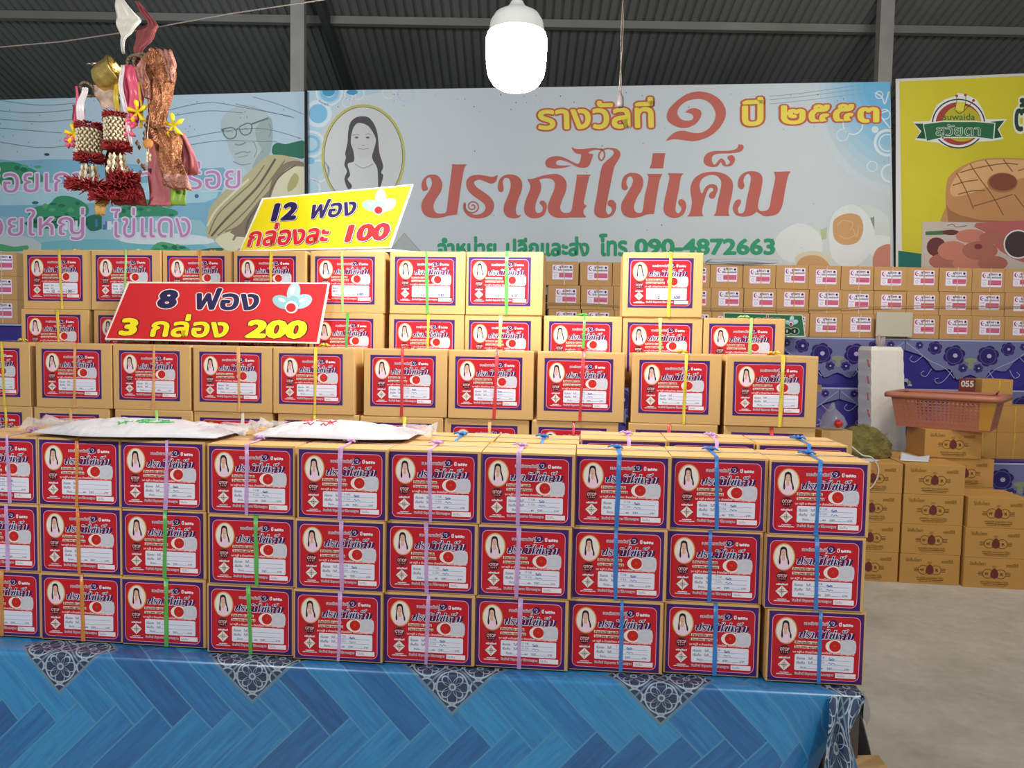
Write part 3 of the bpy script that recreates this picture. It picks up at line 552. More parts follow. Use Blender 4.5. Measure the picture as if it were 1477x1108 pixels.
# ------------------------------------------------------------------ cartons
RC = {'lilac': (222, 178, 232), 'orange': (224, 146, 70), 'green': (96, 186, 84), 'blue': (58, 132, 206), 'yellow': (232, 206, 70), 'pale green': (176, 224, 130),
      'red': (214, 62, 66), 'peach': (238, 176, 110), 'white': (225, 220, 200), 'gold': (222, 180, 60)}
def ribmat(c): return mat('ribbon_'+c.replace(' ', '_'), RC[c], .3, spec=.6, bump=.5, bscale=120, var=.22, vscale=70, stretch=(1, 1, .25), alpha={'lilac': .72, 'peach': .8, 'white': .8}.get(c, .9))
def band(axis, W, D, H, pos, wd, tilt=0, t=.0009, wig=.0, hump=1):
    """closed ribbon loop around a box (origin: bottom centre of front face, depth along +y)"""
    bm = bmesh.new(); e = t; pts = []
    if axis == 'y': path = [(-e, -e), (-e, H*.25), (-e, H*.5), (-e, H*.75), (-e, H+e*hump), (D*.3, H+e*hump+.0008*hump), (D*.5, H+(e+.003)*hump), (D*.7, H+(e+.0008)*hump), (D+e, H+e*hump), (D+e, -e*.3)]
    else: path = [(-W/2-e, -e*.3), (-W/2-e, H*.5), (-W/2-e, H+e), (-W*.25, H+e+.002), (0, H+e+.003), (W*.25, H+e+.001), (W/2+e, H+e), (W/2+e, H*.5), (W/2+e, -e*.3)]
    n = len(path); L = []
    for i, (a, b) in enumerate(path):
        hw = wd/2*random.uniform(.7, 1.2); off = pos + tilt*((b/H)-.5) + random.uniform(-wig, wig)*1.6
        cr = random.uniform(-.0006, .0006)
        if axis == 'y': L.append([bm.verts.new((off+s*hw, a-(abs(cr) if s == 0 and 0 < i < 4 else 0), max(0.0003, b)+(abs(cr)*hump if s == 0 and i > 4 else 0))) for s in (-1, 0, 1)])
        else: L.append([bm.verts.new((a, off+s*hw, max(.0003, b)+(abs(cr) if s == 0 and 1 < i < 7 else 0))) for s in (-1, 0, 1)])
    for A_, B_ in zip(L, L[1:]):
        for k in (0, 1): f = bm.faces.new((A_[k], A_[k+1], B_[k+1], B_[k])); f.smooth = True
    return bm
_cm = {}
def carton_mesh(W, D, H, m):
    k = (W, D, H, m.name)
    if k in _cm: return _cm[k]
    bm = bmesh.new(); box(bm, -W/2, W/2, 0, D, 0, H-.0015, bev=.0018)
    body = bpy.data.meshes.new('carton_body'); bm.to_mesh(body); bm.free(); body.materials.append(m)
    fl = []
    for s in (0, 1):
        bm = bmesh.new(); y0, y1 = (.0005, D/2-.0012) if s == 0 else (D/2+.0012, D-.0005)
        box(bm, -W/2+.0005, W/2-.0005, y0, y1, H-.003, H, bev=.0008); me = bpy.data.meshes.new('lid_flap'); bm.to_mesh(me); bm.free(); me.materials.append(m); fl.append(me)
    _cm[k] = (body, fl); return _cm[k]
_kn = {}
def knot_mesh(c):
    if c in _kn: return _kn[c]
    bm = bmesh.new()
    for a in range(5):
        an = a*1.3+.3; r = .012+.004*(a % 3)
        tube(bm, [(0, 0, .003), (r*.5*math.cos(an), r*.5*math.sin(an), .008), (r*math.cos(an), r*math.sin(an), .004+.003*(a % 2))], [.0024, .003, .0015], 5)
    me = bpy.data.meshes.new('knot'); bm.to_mesh(me); bm.free(); me.materials.append(ribmat(c)); _kn[c] = me; return me
def oo(name, me, parent, loc=(0, 0, 0)):
    o = bpy.data.objects.new(name, me); o.location = loc; o.parent = parent; COL.objects.link(o); return o
def carton(label, group, loc, rz, W, D, H, lab, labx, labz, rib, ribx, tilt=0, m=CARD, side=True, rw=.0085, both=True, flaps=True, top=True):
    t = thing('egg_carton', label, 'carton', loc, rz, group)
    body, fl = carton_mesh(W, D, H, m); oo('carton_body', body, t)
    if flaps:
        for f in fl: oo('lid_flap', f, t)
    if lab is not None: oo('label', lab, t, (labx, 0, labz))
    o = obj('ribbon', band('y', W, D, H, ribx, rw, tilt, .0016, .0004, 1 if top else 0), t, ribmat(rib))
    if both and top:
        obj('ribbon', band('x', W, D, H, D*.5, rw*.8, 0, .0005, .0035), t, ribmat(rib))
        oo('knot', knot_mesh(rib), t, (ribx, D*.5, H+.001))
    return t
YAW = math.radians(-5.3)
CA, SA = math.cos(YAW), math.sin(YAW)
def axes(rz): return Vector((math.cos(rz), math.sin(rz), 0)), Vector((-math.sin(rz), math.cos(rz), 0))
ORD = ['first', 'second', 'third', 'fourth', 'fifth', 'sixth', 'seventh', 'eighth', 'ninth', 'tenth', 'eleventh', 'twelfth', 'thirteenth', 'fourteenth', 'fifteenth', 'sixteenth', 'seventeenth', 'eighteenth']
TZ = .75
BAGZ = 1.1945
# front stack ---------------------------------------------------------
FW, FD, FH = .1858, .143, .1456
# label lefts per layer (top, middle, bottom), bottom y of the lowest label, ribbon x per layer
FC = [((-59, -56, -53), 912, (12, 10, 3), ('lilac', 'lilac', 'orange')),
      ((57.6, 60, 61.7), 919, (111, 113, 119), ('orange',)*3),
      ((175.5, 177, 175.5), 926, (240, 238, 240), ('lilac', 'green', 'green')),
      ((301.7, 303.4, 301), 938, (356, 370, 360), ('lilac', 'green', 'green')),
      ((430.7, 428, 426), 947.6, (491, 493, 490), ('lilac',)*3),
      ((560, 554.6, 553.5), 952, (621, 616, 617), ('lilac',)*3),
      ((692.5, 685.3, 684.6), 958.8, (749, 748, 751), ('lilac',)*3),
      ((819.9, 816, 819.9), 963, (893, 890, 898), ('blue',)*3),
      ((964, 957, 958.8), 967.5, (1036, 1026, 1034), ('blue',)*3),
      ((1108, 1099.6, 1107), 979.8, (1183, 1181, 1186), ('blue',)*3)]
LAY = ('top', 'middle', 'bottom')
prevR = {}
TOPS = {}
for ci, (lx, by, rx, rc) in enumerate(FC):
    base = hitz(lx[2], by, TZ+.0035+.004)
    ex, ey = axes(YAW)
    for r in (2, 1, 0):
        z = TZ + .0035 + (2-r)*FH
        q = hit(lx[r], by-(2-r)*103, base, ey)
        u = (q-base).dot(ex)
        jd = (0, .002, -.001)[r]*((ci % 3)-1)
        o = base + ex*(u + LW/2 + random.uniform(-.0005, .0005)) + ey*jd
        left = o - ex*FW/2
        sh = 0
        if r in prevR:
            g = (left - prevR[r]).dot(ex)
            if g < .0012: sh = .0012-g
        o = o + ex*min(sh, .03); labx = -min(sh, (FW-LW)/2-.001)
        prevR[r] = o + ex*FW/2
        loc = Vector((o.x, o.y, z)); 
        rp = hit(rx[r], 640+(0 if r == 0 else 100*r), loc, ey); rxx = max(-FW/2+.01, min(FW/2-.01, (rp-loc).dot(ex)))
        kind = 0 if (ci == 1 or (r > 0 and ci < 4)) else 1
        lb = 'egg carton with %s ribbon, %s layer of front stack, %s' % (rc[r], LAY[r], ('cut off at left edge' if ci == 0 else 'rightmost' if ci == 9 else '%s from the left' % ORD[ci]))
        carton(lb, 'red-labelled cartons stacked at the front of the table', loc, YAW+random.uniform(-.003, .003), FW, FD, FH-.0004, LAB[kind], labx, FH/2-.001, rc[r], rxx, random.uniform(-.005, .005), both=True, top=(r == 0))
        if r == 0: TOPS[ci] = loc
        print('front', ci, r, tuple(round(v, 3) for v in loc), 'shift', round(sh, 4))
# second row behind the front stack: only its top layer shows; it stands on a plank riser
ex, ey = axes(YAW)
RZ2 = {}
for ci in range(10):
    up = .011 if ci >= 7 else .0
    loc = TOPS[ci] + ey*(FD+.012) + Vector((0, 0, up)) + ex*(.004)
    rib = ('orange', 'orange', 'orange', 'lilac', 'lilac', 'blue', 'blue', 'lilac', 'lilac', 'blue')[ci]
    if ci and (loc-last).dot(ex) < FW+.0022: loc = last + ex*(FW+.0025) + ey*((loc-last).dot(ey)) + Vector((0, 0, loc.z-last.z))
    last = loc.copy()
    carton('egg carton with %s ribbon in second row behind front stack, %s' % (rib, ('rightmost' if ci == 9 else 'at left edge' if ci == 0 else '%s from the left' % ORD[ci])), 'cartons of the second row behind the front stack', loc, YAW, FW, FD, FH, LAB[1], 0, FH/2, rib, .012)
    RZ2[ci] = loc
def riser(x0, x1, pfront, depth, z0, z1, label):
    """open plank riser following the rows"""
    t = thing('plank_riser', label, 'riser', (pfront.x, pfront.y, z0), YAW)
    bm = bmesh.new(); box(bm, x0, x1, 0, depth, z1-z0-.018, z1-z0, bev=.001); obj('top_plank', bm, t, WOOD)
    n_ = 6
    for k in range(n_):
        X = x0+.02+(x1-x0-.06)*k/(n_-1); obj('support', newbox(X, X+.02, .01, depth-.01, 0, z1-z0-.0185), t, WOOD)
pf = RZ2[5]
zt = RZ2[5].z
for nm, i0, i1, xx in (('left', 0, 6, 0), ('right', 7, 9, 0)):
    fb = max((TOPS[k]-RZ2[i0]).dot(ey)+FD for k in range(i0, i1+1))+.006
    a_, b_ = RZ2[i0], RZ2[i1]
    x0 = -FW/2; x1 = (b_-a_).dot(ex)+FW/2; d0 = min(0, min((RZ2[k]-a_).dot(ey) for k in range(i0, i1+1)))
    d1 = max((RZ2[k]-a_).dot(ey) for k in range(i0, i1+1))
    riser(x0, x1-(.002 if i0 == 0 else 0), a_+ey*fb, FD-.015, TZ+.0035, a_.z-.0008, 'plain wooden riser under the %s part of the second carton row' % nm)

# tier 2 and 3 ---------------------------------------------------------
BW2, BH2, BD2 = .2265, .1815, .15
BW3, BH3 = .2195, .179
def plane_through(p1, Y1, p2, Y2):
    a = EYE + ray(p1, 496)*Y1; b = EYE + ray(p2, 496)*Y2; a.z = b.z = 0; d = (b-a).normalized(); return a, d, Vector((-d.y, d.x, 0)), math.atan2(d.y, d.x)
a2, e2, n2, y2 = plane_through(105, 2.085, 1110, 1.89)
a3, e3, n3, y3 = plane_through(79, 2.262, 953, 2.085)
def tier(rows, W, D, H, pl, group, fmt, gap=.0028, open_=None):
    a, e, n_, rz = pl
    for ri, (ztop, items) in enumerate(rows):
        prev = None
        for ii, (lx, rx, rc, kind, nm) in enumerate(items):
            z = ztop-H
            q = hit(lx, 496-(z+H*.3-1.405)*540, a, n_)
            # x on the label's left edge, at the label's mid height
            yy = CY; 
            for _ in range(2):
                q = hit(lx, yy, a, n_); yy += (q.z-(z+H/2))*F/2.0
            c_ = q + e*(LW/2+.006); dj = random.uniform(-.003, .003)
            jx = -.006*0
            if prev is not None and (c_-prev).dot(e) < W+gap:
                sh = W+gap-(c_-prev).dot(e); c_ = c_ + e*sh; jx = -sh
            prev = c_
            loc = Vector((c_.x, c_.y, z)) + n_*dj
            rp = hit(rx, yy, loc, n_); rxx = (rp-loc).dot(e)
            carton(fmt % (rc, nm), group, loc, rz+random.uniform(-.003, .003), W, D, H-.0004, LAB[kind], max(-(W-LW)/2+.002, jx-.006), H*.46+.012, rc, rxx, random.uniform(-.008, .008), rw=.009, top=(open_ is None or ii in open_))
T2x = [-54, 61.7, 172.5, 288, 403, 534.5, 656.7, 785, 921.5, 1057]
T2r = [5, 108, 222, 345, 455, 580, 715, 839, 988, 1127]
T2c = ['yellow', 'peach', 'peach', 'peach', 'yellow', 'red', 'red', 'red', 'yellow', 'yellow']
T2lx = [-50, 59, 176, 288, 410, 529, 650, 776, 916, 1054]
T2lr = [10, 104, 228, 350, 455, 582, 705, 827, 964, 1113]
T2lc = ['yellow', 'peach', 'pale green', 'white', 'yellow', 'yellow', 'peach', 'red', 'red', 'red']
NM = ['at the left edge'] + ['%s from the left' % ORD[k] for k in range(1, 9)] + ['rightmost']
Z2T = 1.386
tier([(Z2T, [(T2x[k], T2r[k], T2c[k], 1 if k in (5, 6, 7) else 0, NM[k]) for k in range(10)])], BW2, BD2, BH2, (a2, e2, n2, y2), 'upper cartons of the middle tier', 'tan egg carton with %s ribbon, upper layer of middle tier, %s', open_=(0, 4, 5, 6, 7, 8, 9))
tier([(Z2T-BH2, [(T2lx[k], T2lr[k], T2lc[k], 0, NM[k]) for k in range(10)])], BW2, BD2, BH2, (a2, e2, n2, y2), 'lower cartons of the middle tier', 'half-hidden egg carton with %s ribbon, lower layer of middle tier, %s', open_=())
T3x = [38.7, 139, 240.5, 343, 454.5, 569.8, 676]
T3r = [88, 181, 290, 391, 494, 616, 731]
T3c = ['yellow', 'pale green', 'orange', 'yellow', 'pale green', 'green', 'green']
Z3T = 1.665
TP = (a3, e3, n3, y3)
it = [(T3x[k], T3r[k], T3c[k], 2, ('leftmost' if k == 0 else '%s from the left' % ORD[k])) for k in range(7)] + [(906, 966, 'yellow', 2, 'standing alone at the right')]
tier([(Z3T, it)], BW3, BD2, BH3, TP, 'top cartons of the back tier', 'egg carton with %s ribbon, top layer of back tier, %s', open_=(0, 1, 2, 6, 7))
T3lx = [38, 141.6, 243, 345, 453, 568, 676, 791.5, 904.8, 1022]
T3lr = [85, 183, 290, 391, 500, 617, 721, 841, 952, 1081]
T3lc = ['yellow', 'pale green', 'orange', 'yellow', 'green', 'yellow', 'pale green', 'green', 'pale green', 'pale green']
tier([(Z3T-BH3, [(T3lx[k], T3lr[k], T3lc[k], 2, ('leftmost' if k == 0 else 'rightmost' if k == 9 else '%s from the left' % ORD[k])) for k in range(10)])], BW3, BD2, BH3, TP, 'lower cartons of the back tier', 'egg carton with %s ribbon, lower layer of back tier, %s', open_=(7, 9))
# risers under tiers 2 and 3
for (a, e, n_, rz), zz, x0, x1, nm in (((a2, e2, n2, y2), Z2T-2*BH2, -.5, 1.97, 'middle'), (TP, Z3T-2*BH3, -.12, 2.25, 'back')):
    t = thing('plank_riser', 'plain wooden plank riser that carries the %s tier of cartons' % nm, 'riser', (a.x, a.y, TZ+.0035), rz)
    h = zz-TZ-.0035-.001; obj('top_plank', newbox(x0, x1, -.005, BD2+.005, h-.02, h, bev=.001), t, WOOD)
    for k in range(7): X = x0+.02+(x1-x0-.06)*k/6; obj('support', newbox(X, X+.02, .02, BD2-.01, 0, h-.0205), t, WOOD)

# ------------------------------------------------------------------ front table with patterned blue cloth
def nodeval(nt): 
    def f(op, *a):
        n_ = nt.nodes.new('ShaderNodeMath'); n_.operation = op
        for i, v in enumerate(a):
            if isinstance(v, (int, float)): n_.inputs[i].default_value = v
            else: nt.links.new(v, n_.inputs[i])
        return n_.outputs[0]
    return f
PER = .4087
def cloth_mat():
    m = bpy.data.materials.new('blue_plank_print_cloth'); m.use_nodes = True; nt = m.node_tree; p = nt.nodes['Principled BSDF']; f = nodeval(nt)
    uv = nt.nodes.new('ShaderNodeUVMap'); sp = nt.nodes.new('ShaderNodeSeparateXYZ'); nt.links.new(uv.outputs[0], sp.inputs[0])
    u, v = sp.outputs[0], sp.outputs[1]                                # metres along the edge / across the cloth
    s = PER/5/math.sqrt(2)                             # plank width
    a = f('DIVIDE', f('ADD', u, v), math.sqrt(2)*s); b = f('DIVIDE', f('SUBTRACT', u, v), math.sqrt(2)*s)
    i = f('FLOOR', a); j = f('FLOOR', b); L = 4
    k = f('FLOORED_MODULO', f('SUBTRACT', i, j), 2*L); hor = f('LESS_THAN', k, L-.5)
    hx = f('SUBTRACT', a, f('SUBTRACT', i, k)); hy = f('SUBTRACT', b, j)
    kk = f('SUBTRACT', 2*L-1, k); vy = f('SUBTRACT', b, f('SUBTRACT', j, kk)); vx = f('SUBTRACT', a, i)
    mixv = lambda c_, A_, B_: f('ADD', f('MULTIPLY', c_, A_), f('MULTIPLY', f('SUBTRACT', 1, c_), B_))
    lo = mixv(hor, hx, vy); wi = mixv(hor, hy, vx)
    idx = mixv(hor, f('SUBTRACT', i, k), i); idy = mixv(hor, j, f('SUBTRACT', j, kk))
    edge = f('MINIMUM', f('MINIMUM', lo, f('SUBTRACT', L, lo)), f('MINIMUM', wi, f('SUBTRACT', 1, wi)))
    line = f('LESS_THAN', edge, .028)
    cmb = nt.nodes.new('ShaderNodeCombineXYZ'); nt.links.new(idx, cmb.inputs[0]); nt.links.new(idy, cmb.inputs[1]); nt.links.new(hor, cmb.inputs[2])
    wn = nt.nodes.new('ShaderNodeTexWhiteNoise'); wn.noise_dimensions = '3D'; nt.links.new(cmb.outputs[0], wn.inputs[0])
    cg = nt.nodes.new('ShaderNodeCombineXYZ'); nt.links.new(f('ADD', f('MULTIPLY', lo, .35), f('MULTIPLY', idx, 7.3)), cg.inputs[0]); nt.links.new(f('ADD', f('MULTIPLY', wi, 4), f('MULTIPLY', idy, 5.1)), cg.inputs[1])
    gn = nt.nodes.new('ShaderNodeTexNoise'); gn.inputs['Scale'].default_value = 1.6; gn.inputs['Detail'].default_value = 5; gn.inputs['Distortion'].default_value = .8; nt.links.new(cg.outputs[0], gn.inputs[0])
    tone = f('ADD', f('MULTIPLY', wn.outputs[0], .55), f('MULTIPLY', gn.outputs[0], .75))
    r = nt.nodes.new('ShaderNodeValToRGB'); e = r.color_ramp.elements; e[0].position = .2; e[1].position = 1.0
    e[0].color = (.008, .075, .25, 1); e[1].color = (.03, .30, .60, 1); q = r.color_ramp.elements.new(.6); q.color = (.012, .16, .42, 1)
    nt.links.new(tone, r.inputs[0])
    def mix(fac, A_, B_):
        x = nt.nodes.new('ShaderNodeMix'); x.data_type = 'RGBA'; nt.links.new(fac, x.inputs[0])
        for sock, val in ((x.inputs[6], A_), (x.inputs[7], B_)):
            if isinstance(val, tuple): sock.default_value = val
            else: nt.links.new(val, sock)
        return x.outputs[2]
    col = mix(line, r.outputs[0], (.07, .28, .50, 1))
    # lozenge tiles with scrollwork, one per period, centred just over the table edge
    uc = f('SUBTRACT', f('FLOORED_MODULO', f('ADD', u, PER/2), PER), PER/2); vc = f('SUBTRACT', f('FLOORED_MODULO', f('ADD', v, PER/2), PER), PER/2)
    R_ = .103
    d = f('ADD', f('ABSOLUTE', uc), f('ABSOLUTE', vc)); inside = f('LESS_THAN', d, R_); rim = f('LESS_THAN', d, R_+.006)
    ta = f('DIVIDE', f('ADD', uc, vc), R_); tb = f('DIVIDE', f('SUBTRACT', uc, vc), R_)      # -1..1 squares
    tl = lambda t_: f('SUBTRACT', f('MULTIPLY', f('FRACT', f('ADD', t_, 1)), 2), 1)
    A2, B2 = tl(ta), tl(tb)
    rr = f('SQRT', f('ADD', f('MULTIPLY', A2, A2), f('MULTIPLY', B2, B2)))
    an = f('ARCTAN2', B2, A2)
    pet = f('ABSOLUTE', f('SUBTRACT', rr, f('MULTIPLY', f('ABSOLUTE', f('COSINE', f('MULTIPLY', an, 2))), .74)))
    pet2 = f('ABSOLUTE', f('SUBTRACT', rr, f('MULTIPLY', f('ABSOLUTE', f('SINE', f('MULTIPLY', an, 2))), .98)))
    c1 = f('ABSOLUTE', f('SUBTRACT', rr, .86)); c2 = f('ABSOLUTE', f('SUBTRACT', rr, .16))
    ca = f('SUBTRACT', f('ABSOLUTE', A2), 1); cb = f('SUBTRACT', f('ABSOLUTE', B2), 1)
    c3 = f('ABSOLUTE', f('SUBTRACT', f('SQRT', f('ADD', f('MULTIPLY', ca, ca), f('MULTIPLY', cb, cb))), .42))
    lace = f('LESS_THAN', f('MINIMUM', f('MINIMUM', f('MINIMUM', pet, pet2), f('MINIMUM', c1, c2)), c3), .045)
    tgrid = f('GREATER_THAN', f('MAXIMUM', f('ABSOLUTE', A2), f('ABSOLUTE', B2)), .95)
    orn = mix(lace, (.012, .035, .10, 1), (.36, .46, .54, 1)); orn = mix(tgrid, orn, (.16, .25, .33, 1))
    col = mix(rim, col, (.10, .24, .36, 1)); col = mix(inside, col, orn)
    nt.links.new(col, p.inputs['Base Color'])
    p.inputs['Roughness'].default_value = .38; p.inputs['Specular IOR Level'].default_value = .7; p.inputs['Coat Weight'].default_value = .6; p.inputs['Coat Roughness'].default_value = .3
    tc = nt.nodes.new('ShaderNodeTexCoord')
    n_ = nt.nodes.new('ShaderNodeTexNoise'); n_.inputs['Scale'].default_value = 5; n_.inputs['Detail'].default_value = 3; nt.links.new(tc.outputs['Object'], n_.inputs[0])
    bp = nt.nodes.new('ShaderNodeBump'); bp.inputs['Strength'].default_value = .25; bp.inputs['Distance'].default_value = .02; nt.links.new(n_.outputs[0], bp.inputs['Height']); nt.links.new(bp.outputs[0], p.inputs['Normal'])
    return m
E0 = hitz(40, 941, TZ); E1 = hitz(1204, 1001, TZ); te = (E1-E0); te.z = 0; te.normalize(); tn = Vector((-te.y, te.x, 0)); TR = math.atan2(te.y, te.x)
corner = hitz(1243, 1003, TZ); LENR = (corner-E0).dot(te)
tips = [(hit(x, y, E0, tn)-E0).dot(te) for x, y in ((85, 985), (359, 1008), (646, 1026), (949.6, 1048))]
print('tips', tips, 'LENR', LENR)
U0 = tips[0]+.004
tb = thing('display_table', 'long front table under a glossy blue cloth printed with planks and lace lozenges', 'table', (E0.x, E0.y, 0), TR)
XL, XR, DEP = -.9, LENR, .95
obj('tabletop', newbox(XL, XR-.004, .012, DEP, TZ-.03, TZ-.003, bev=.002), tb, WOOD)
LEGM = mat('table_leg_steel', (70, 66, 64), .5, metal=.3)
for X in (XL+.15, XR-.055):
    for Yl in (.06, DEP-.1): obj('leg', newbox(X, X+.04, Yl, Yl+.04, 0, TZ-.031), tb, LEGM)
obj('apron', newbox(XL+.1, XR-.02, .05, .075, TZ-.10, TZ-.031), tb, DARKWOOD)
# cloth: top, rounded front edge, hanging front with soft folds
bm = bmesh.new(); uvl = bm.loops.layers.uv.new('UVMap')
Rr = .012; prof = [(DEP, TZ+.0005, -DEP)]
prof += [(y, TZ+.0005, -y) for y in (.6, .3, .15, .08, .04, .02, Rr)]
for k in range(1, 6): a = k*math.pi/10; prof.append((Rr-Rr*math.sin(a), TZ+.0005-Rr+Rr*math.cos(a), -Rr+Rr*a))
zz = TZ+.0005-Rr; vv = prof[-1][2]
for k in range(1, 26): prof.append((0, zz-k*.025, vv+k*.025))
NU = 120; G = []
for iu in range(NU+1):
    X = XL+(XR-XL)*iu/NU; row = []
    for (y, z, v) in prof:
        hang_ = max(0, TZ-.03-z)
        Y = y - (.010+.010*math.sin(X*7.3+1)+.006*math.sin(X*17+2))*min(1, hang_*5) - .02*hang_
        XX = X
        if X > XR-.16: w_ = (X-(XR-.16))/.16; Y += w_*w_*.035*min(1, hang_*8); XX = X - w_*(.032*min(1, hang_*30)+.26*hang_)
        row.append((bm.verts.new((XX, Y if hang_ > 0 else y, z + (.0006*math.sin(X*31) if y > .02 and hang_ == 0 else 0))), (X-U0, v+.030)))
    G.append(row)
for iu in range(NU):
    for k in range(len(prof)-1):
        q = (G[iu][k], G[iu][k+1], G[iu+1][k+1], G[iu+1][k]); f = bm.faces.new([a[0] for a in q]); f.smooth = True
        for lp, a in zip(f.loops, q): lp[uvl].uv = a[1]
CM = cloth_mat()
cloth = obj('tablecloth', bm, tb, CM)
# right end: gathered corner of the cloth hanging down, short side overhang
bm = bmesh.new(); uvl = bm.loops.layers.uv.new('UVMap'); G = []
for iy in range(21):
    Y = .0+DEP*iy/20; row = []
    for k in range(12):
        z = TZ+.0005-k*.0045; Xo = .006*min(1, k)+.006*math.sin(Y*30)*min(1, k*.3)
        row.append((bm.verts.new((XR+Xo-(.0 if k else .004), Y+.004, z if k else TZ+.0006)), (XR+k*.012-U0, -Y+.02)))
    G.append(row)
for iy in range(20):
    for k in range(11):
        q = (G[iy][k], G[iy][k+1], G[iy+1][k+1], G[iy+1][k]); f = bm.faces.new([a[0] for a in q]); f.smooth = True
        for lp, a in zip(f.loops, q): lp[uvl].uv = a[1]
obj('cloth_side', bm, tb, CM)
bm = bmesh.new(); uvl = bm.loops.layers.uv.new('UVMap'); G = []; NK = 30
for k in range(NK+1):
    d_ = k*.022; z = TZ-.001-d_; row = []
    xl = LENR-.062-.10*d_; xr = LENR+.004-.030*min(1, d_/.06)+max(0, d_-.07)*.30; 
    for j in range(13):
        s_ = j/12; fold = .010*math.sin(s_*math.pi*3+d_*9)*min(1, d_*20)
        row.append((bm.verts.new((xl+(xr-xl)*s_, -.008-.010*min(1, d_*30)-fold-.03*d_, z)), (4*PER+(s_-.5)*.09+.006, d_*.62-.01)))
    G.append(row)
for k in range(NK):
    for j in range(12):
        q = (G[k][j], G[k+1][j], G[k+1][j+1], G[k][j+1]); f = bm.faces.new([a[0] for a in q]); f.smooth = True
        for lp, a in zip(f.loops, q): lp[uvl].uv = a[1]
obj('cloth_corner_fold', bm, tb, CM)
bm = bmesh.new(); G = []
for k in range(5): G.append([bm.verts.new((LENR+.006+.010*math.sin(k*.7)+.004*math.sin(j*2), -.004+.017*j, TZ-.002-k*.014+.004*math.sin(j*1.7))) for j in range(7)])
for k in range(4):
    for j in range(6): bm.faces.new((G[k][j], G[k][j+1], G[k+1][j+1], G[k+1][j])).smooth = True
obj('clear_plastic_flap', bm, tb, mat('clear_film', (200, 205, 215), .15, alpha=.35, spec=.8))
bm = bmesh.new(); pl = [(LENR-.01, .735), (LENR+.018, .735), (LENR+.062, .58), (LENR+.10, .42), (LENR-.01, .42)]
fr_ = [bm.verts.new((x, .10, z)) for x, z in pl]; bk_ = [bm.verts.new((x+.01, .13, z)) for x, z in pl]; bm.faces.new(fr_); bm.faces.new(bk_[::-1])
for k in range(5): bm.faces.new((fr_[k], bk_[k], bk_[(k+1) % 5], fr_[(k+1) % 5]))
bmesh.ops.recalc_face_normals(bm, faces=bm.faces); obj('dark_side_flap', bm, tb, mat('black_board', (32, 28, 30), .6))

def part_at(o, x, y, z=0): o.location = (x, y, z); return o
bm = bmesh.new(); box(bm, -.03, .06, 0, .045, 0, .60, bev=.004, rot=Matrix.Rotation(math.radians(-5), 4, 'Y')); part_at(obj('leaning_plank', bm, tb, WOOD), LENR+.056, .02)
bm = bmesh.new(); box(bm, -.05, .018, .02, .05, .0, .712, bev=.003); part_at(obj('end_post', bm, tb, mat('grey_post', (92, 80, 72), .6)), LENR+.0, .03)

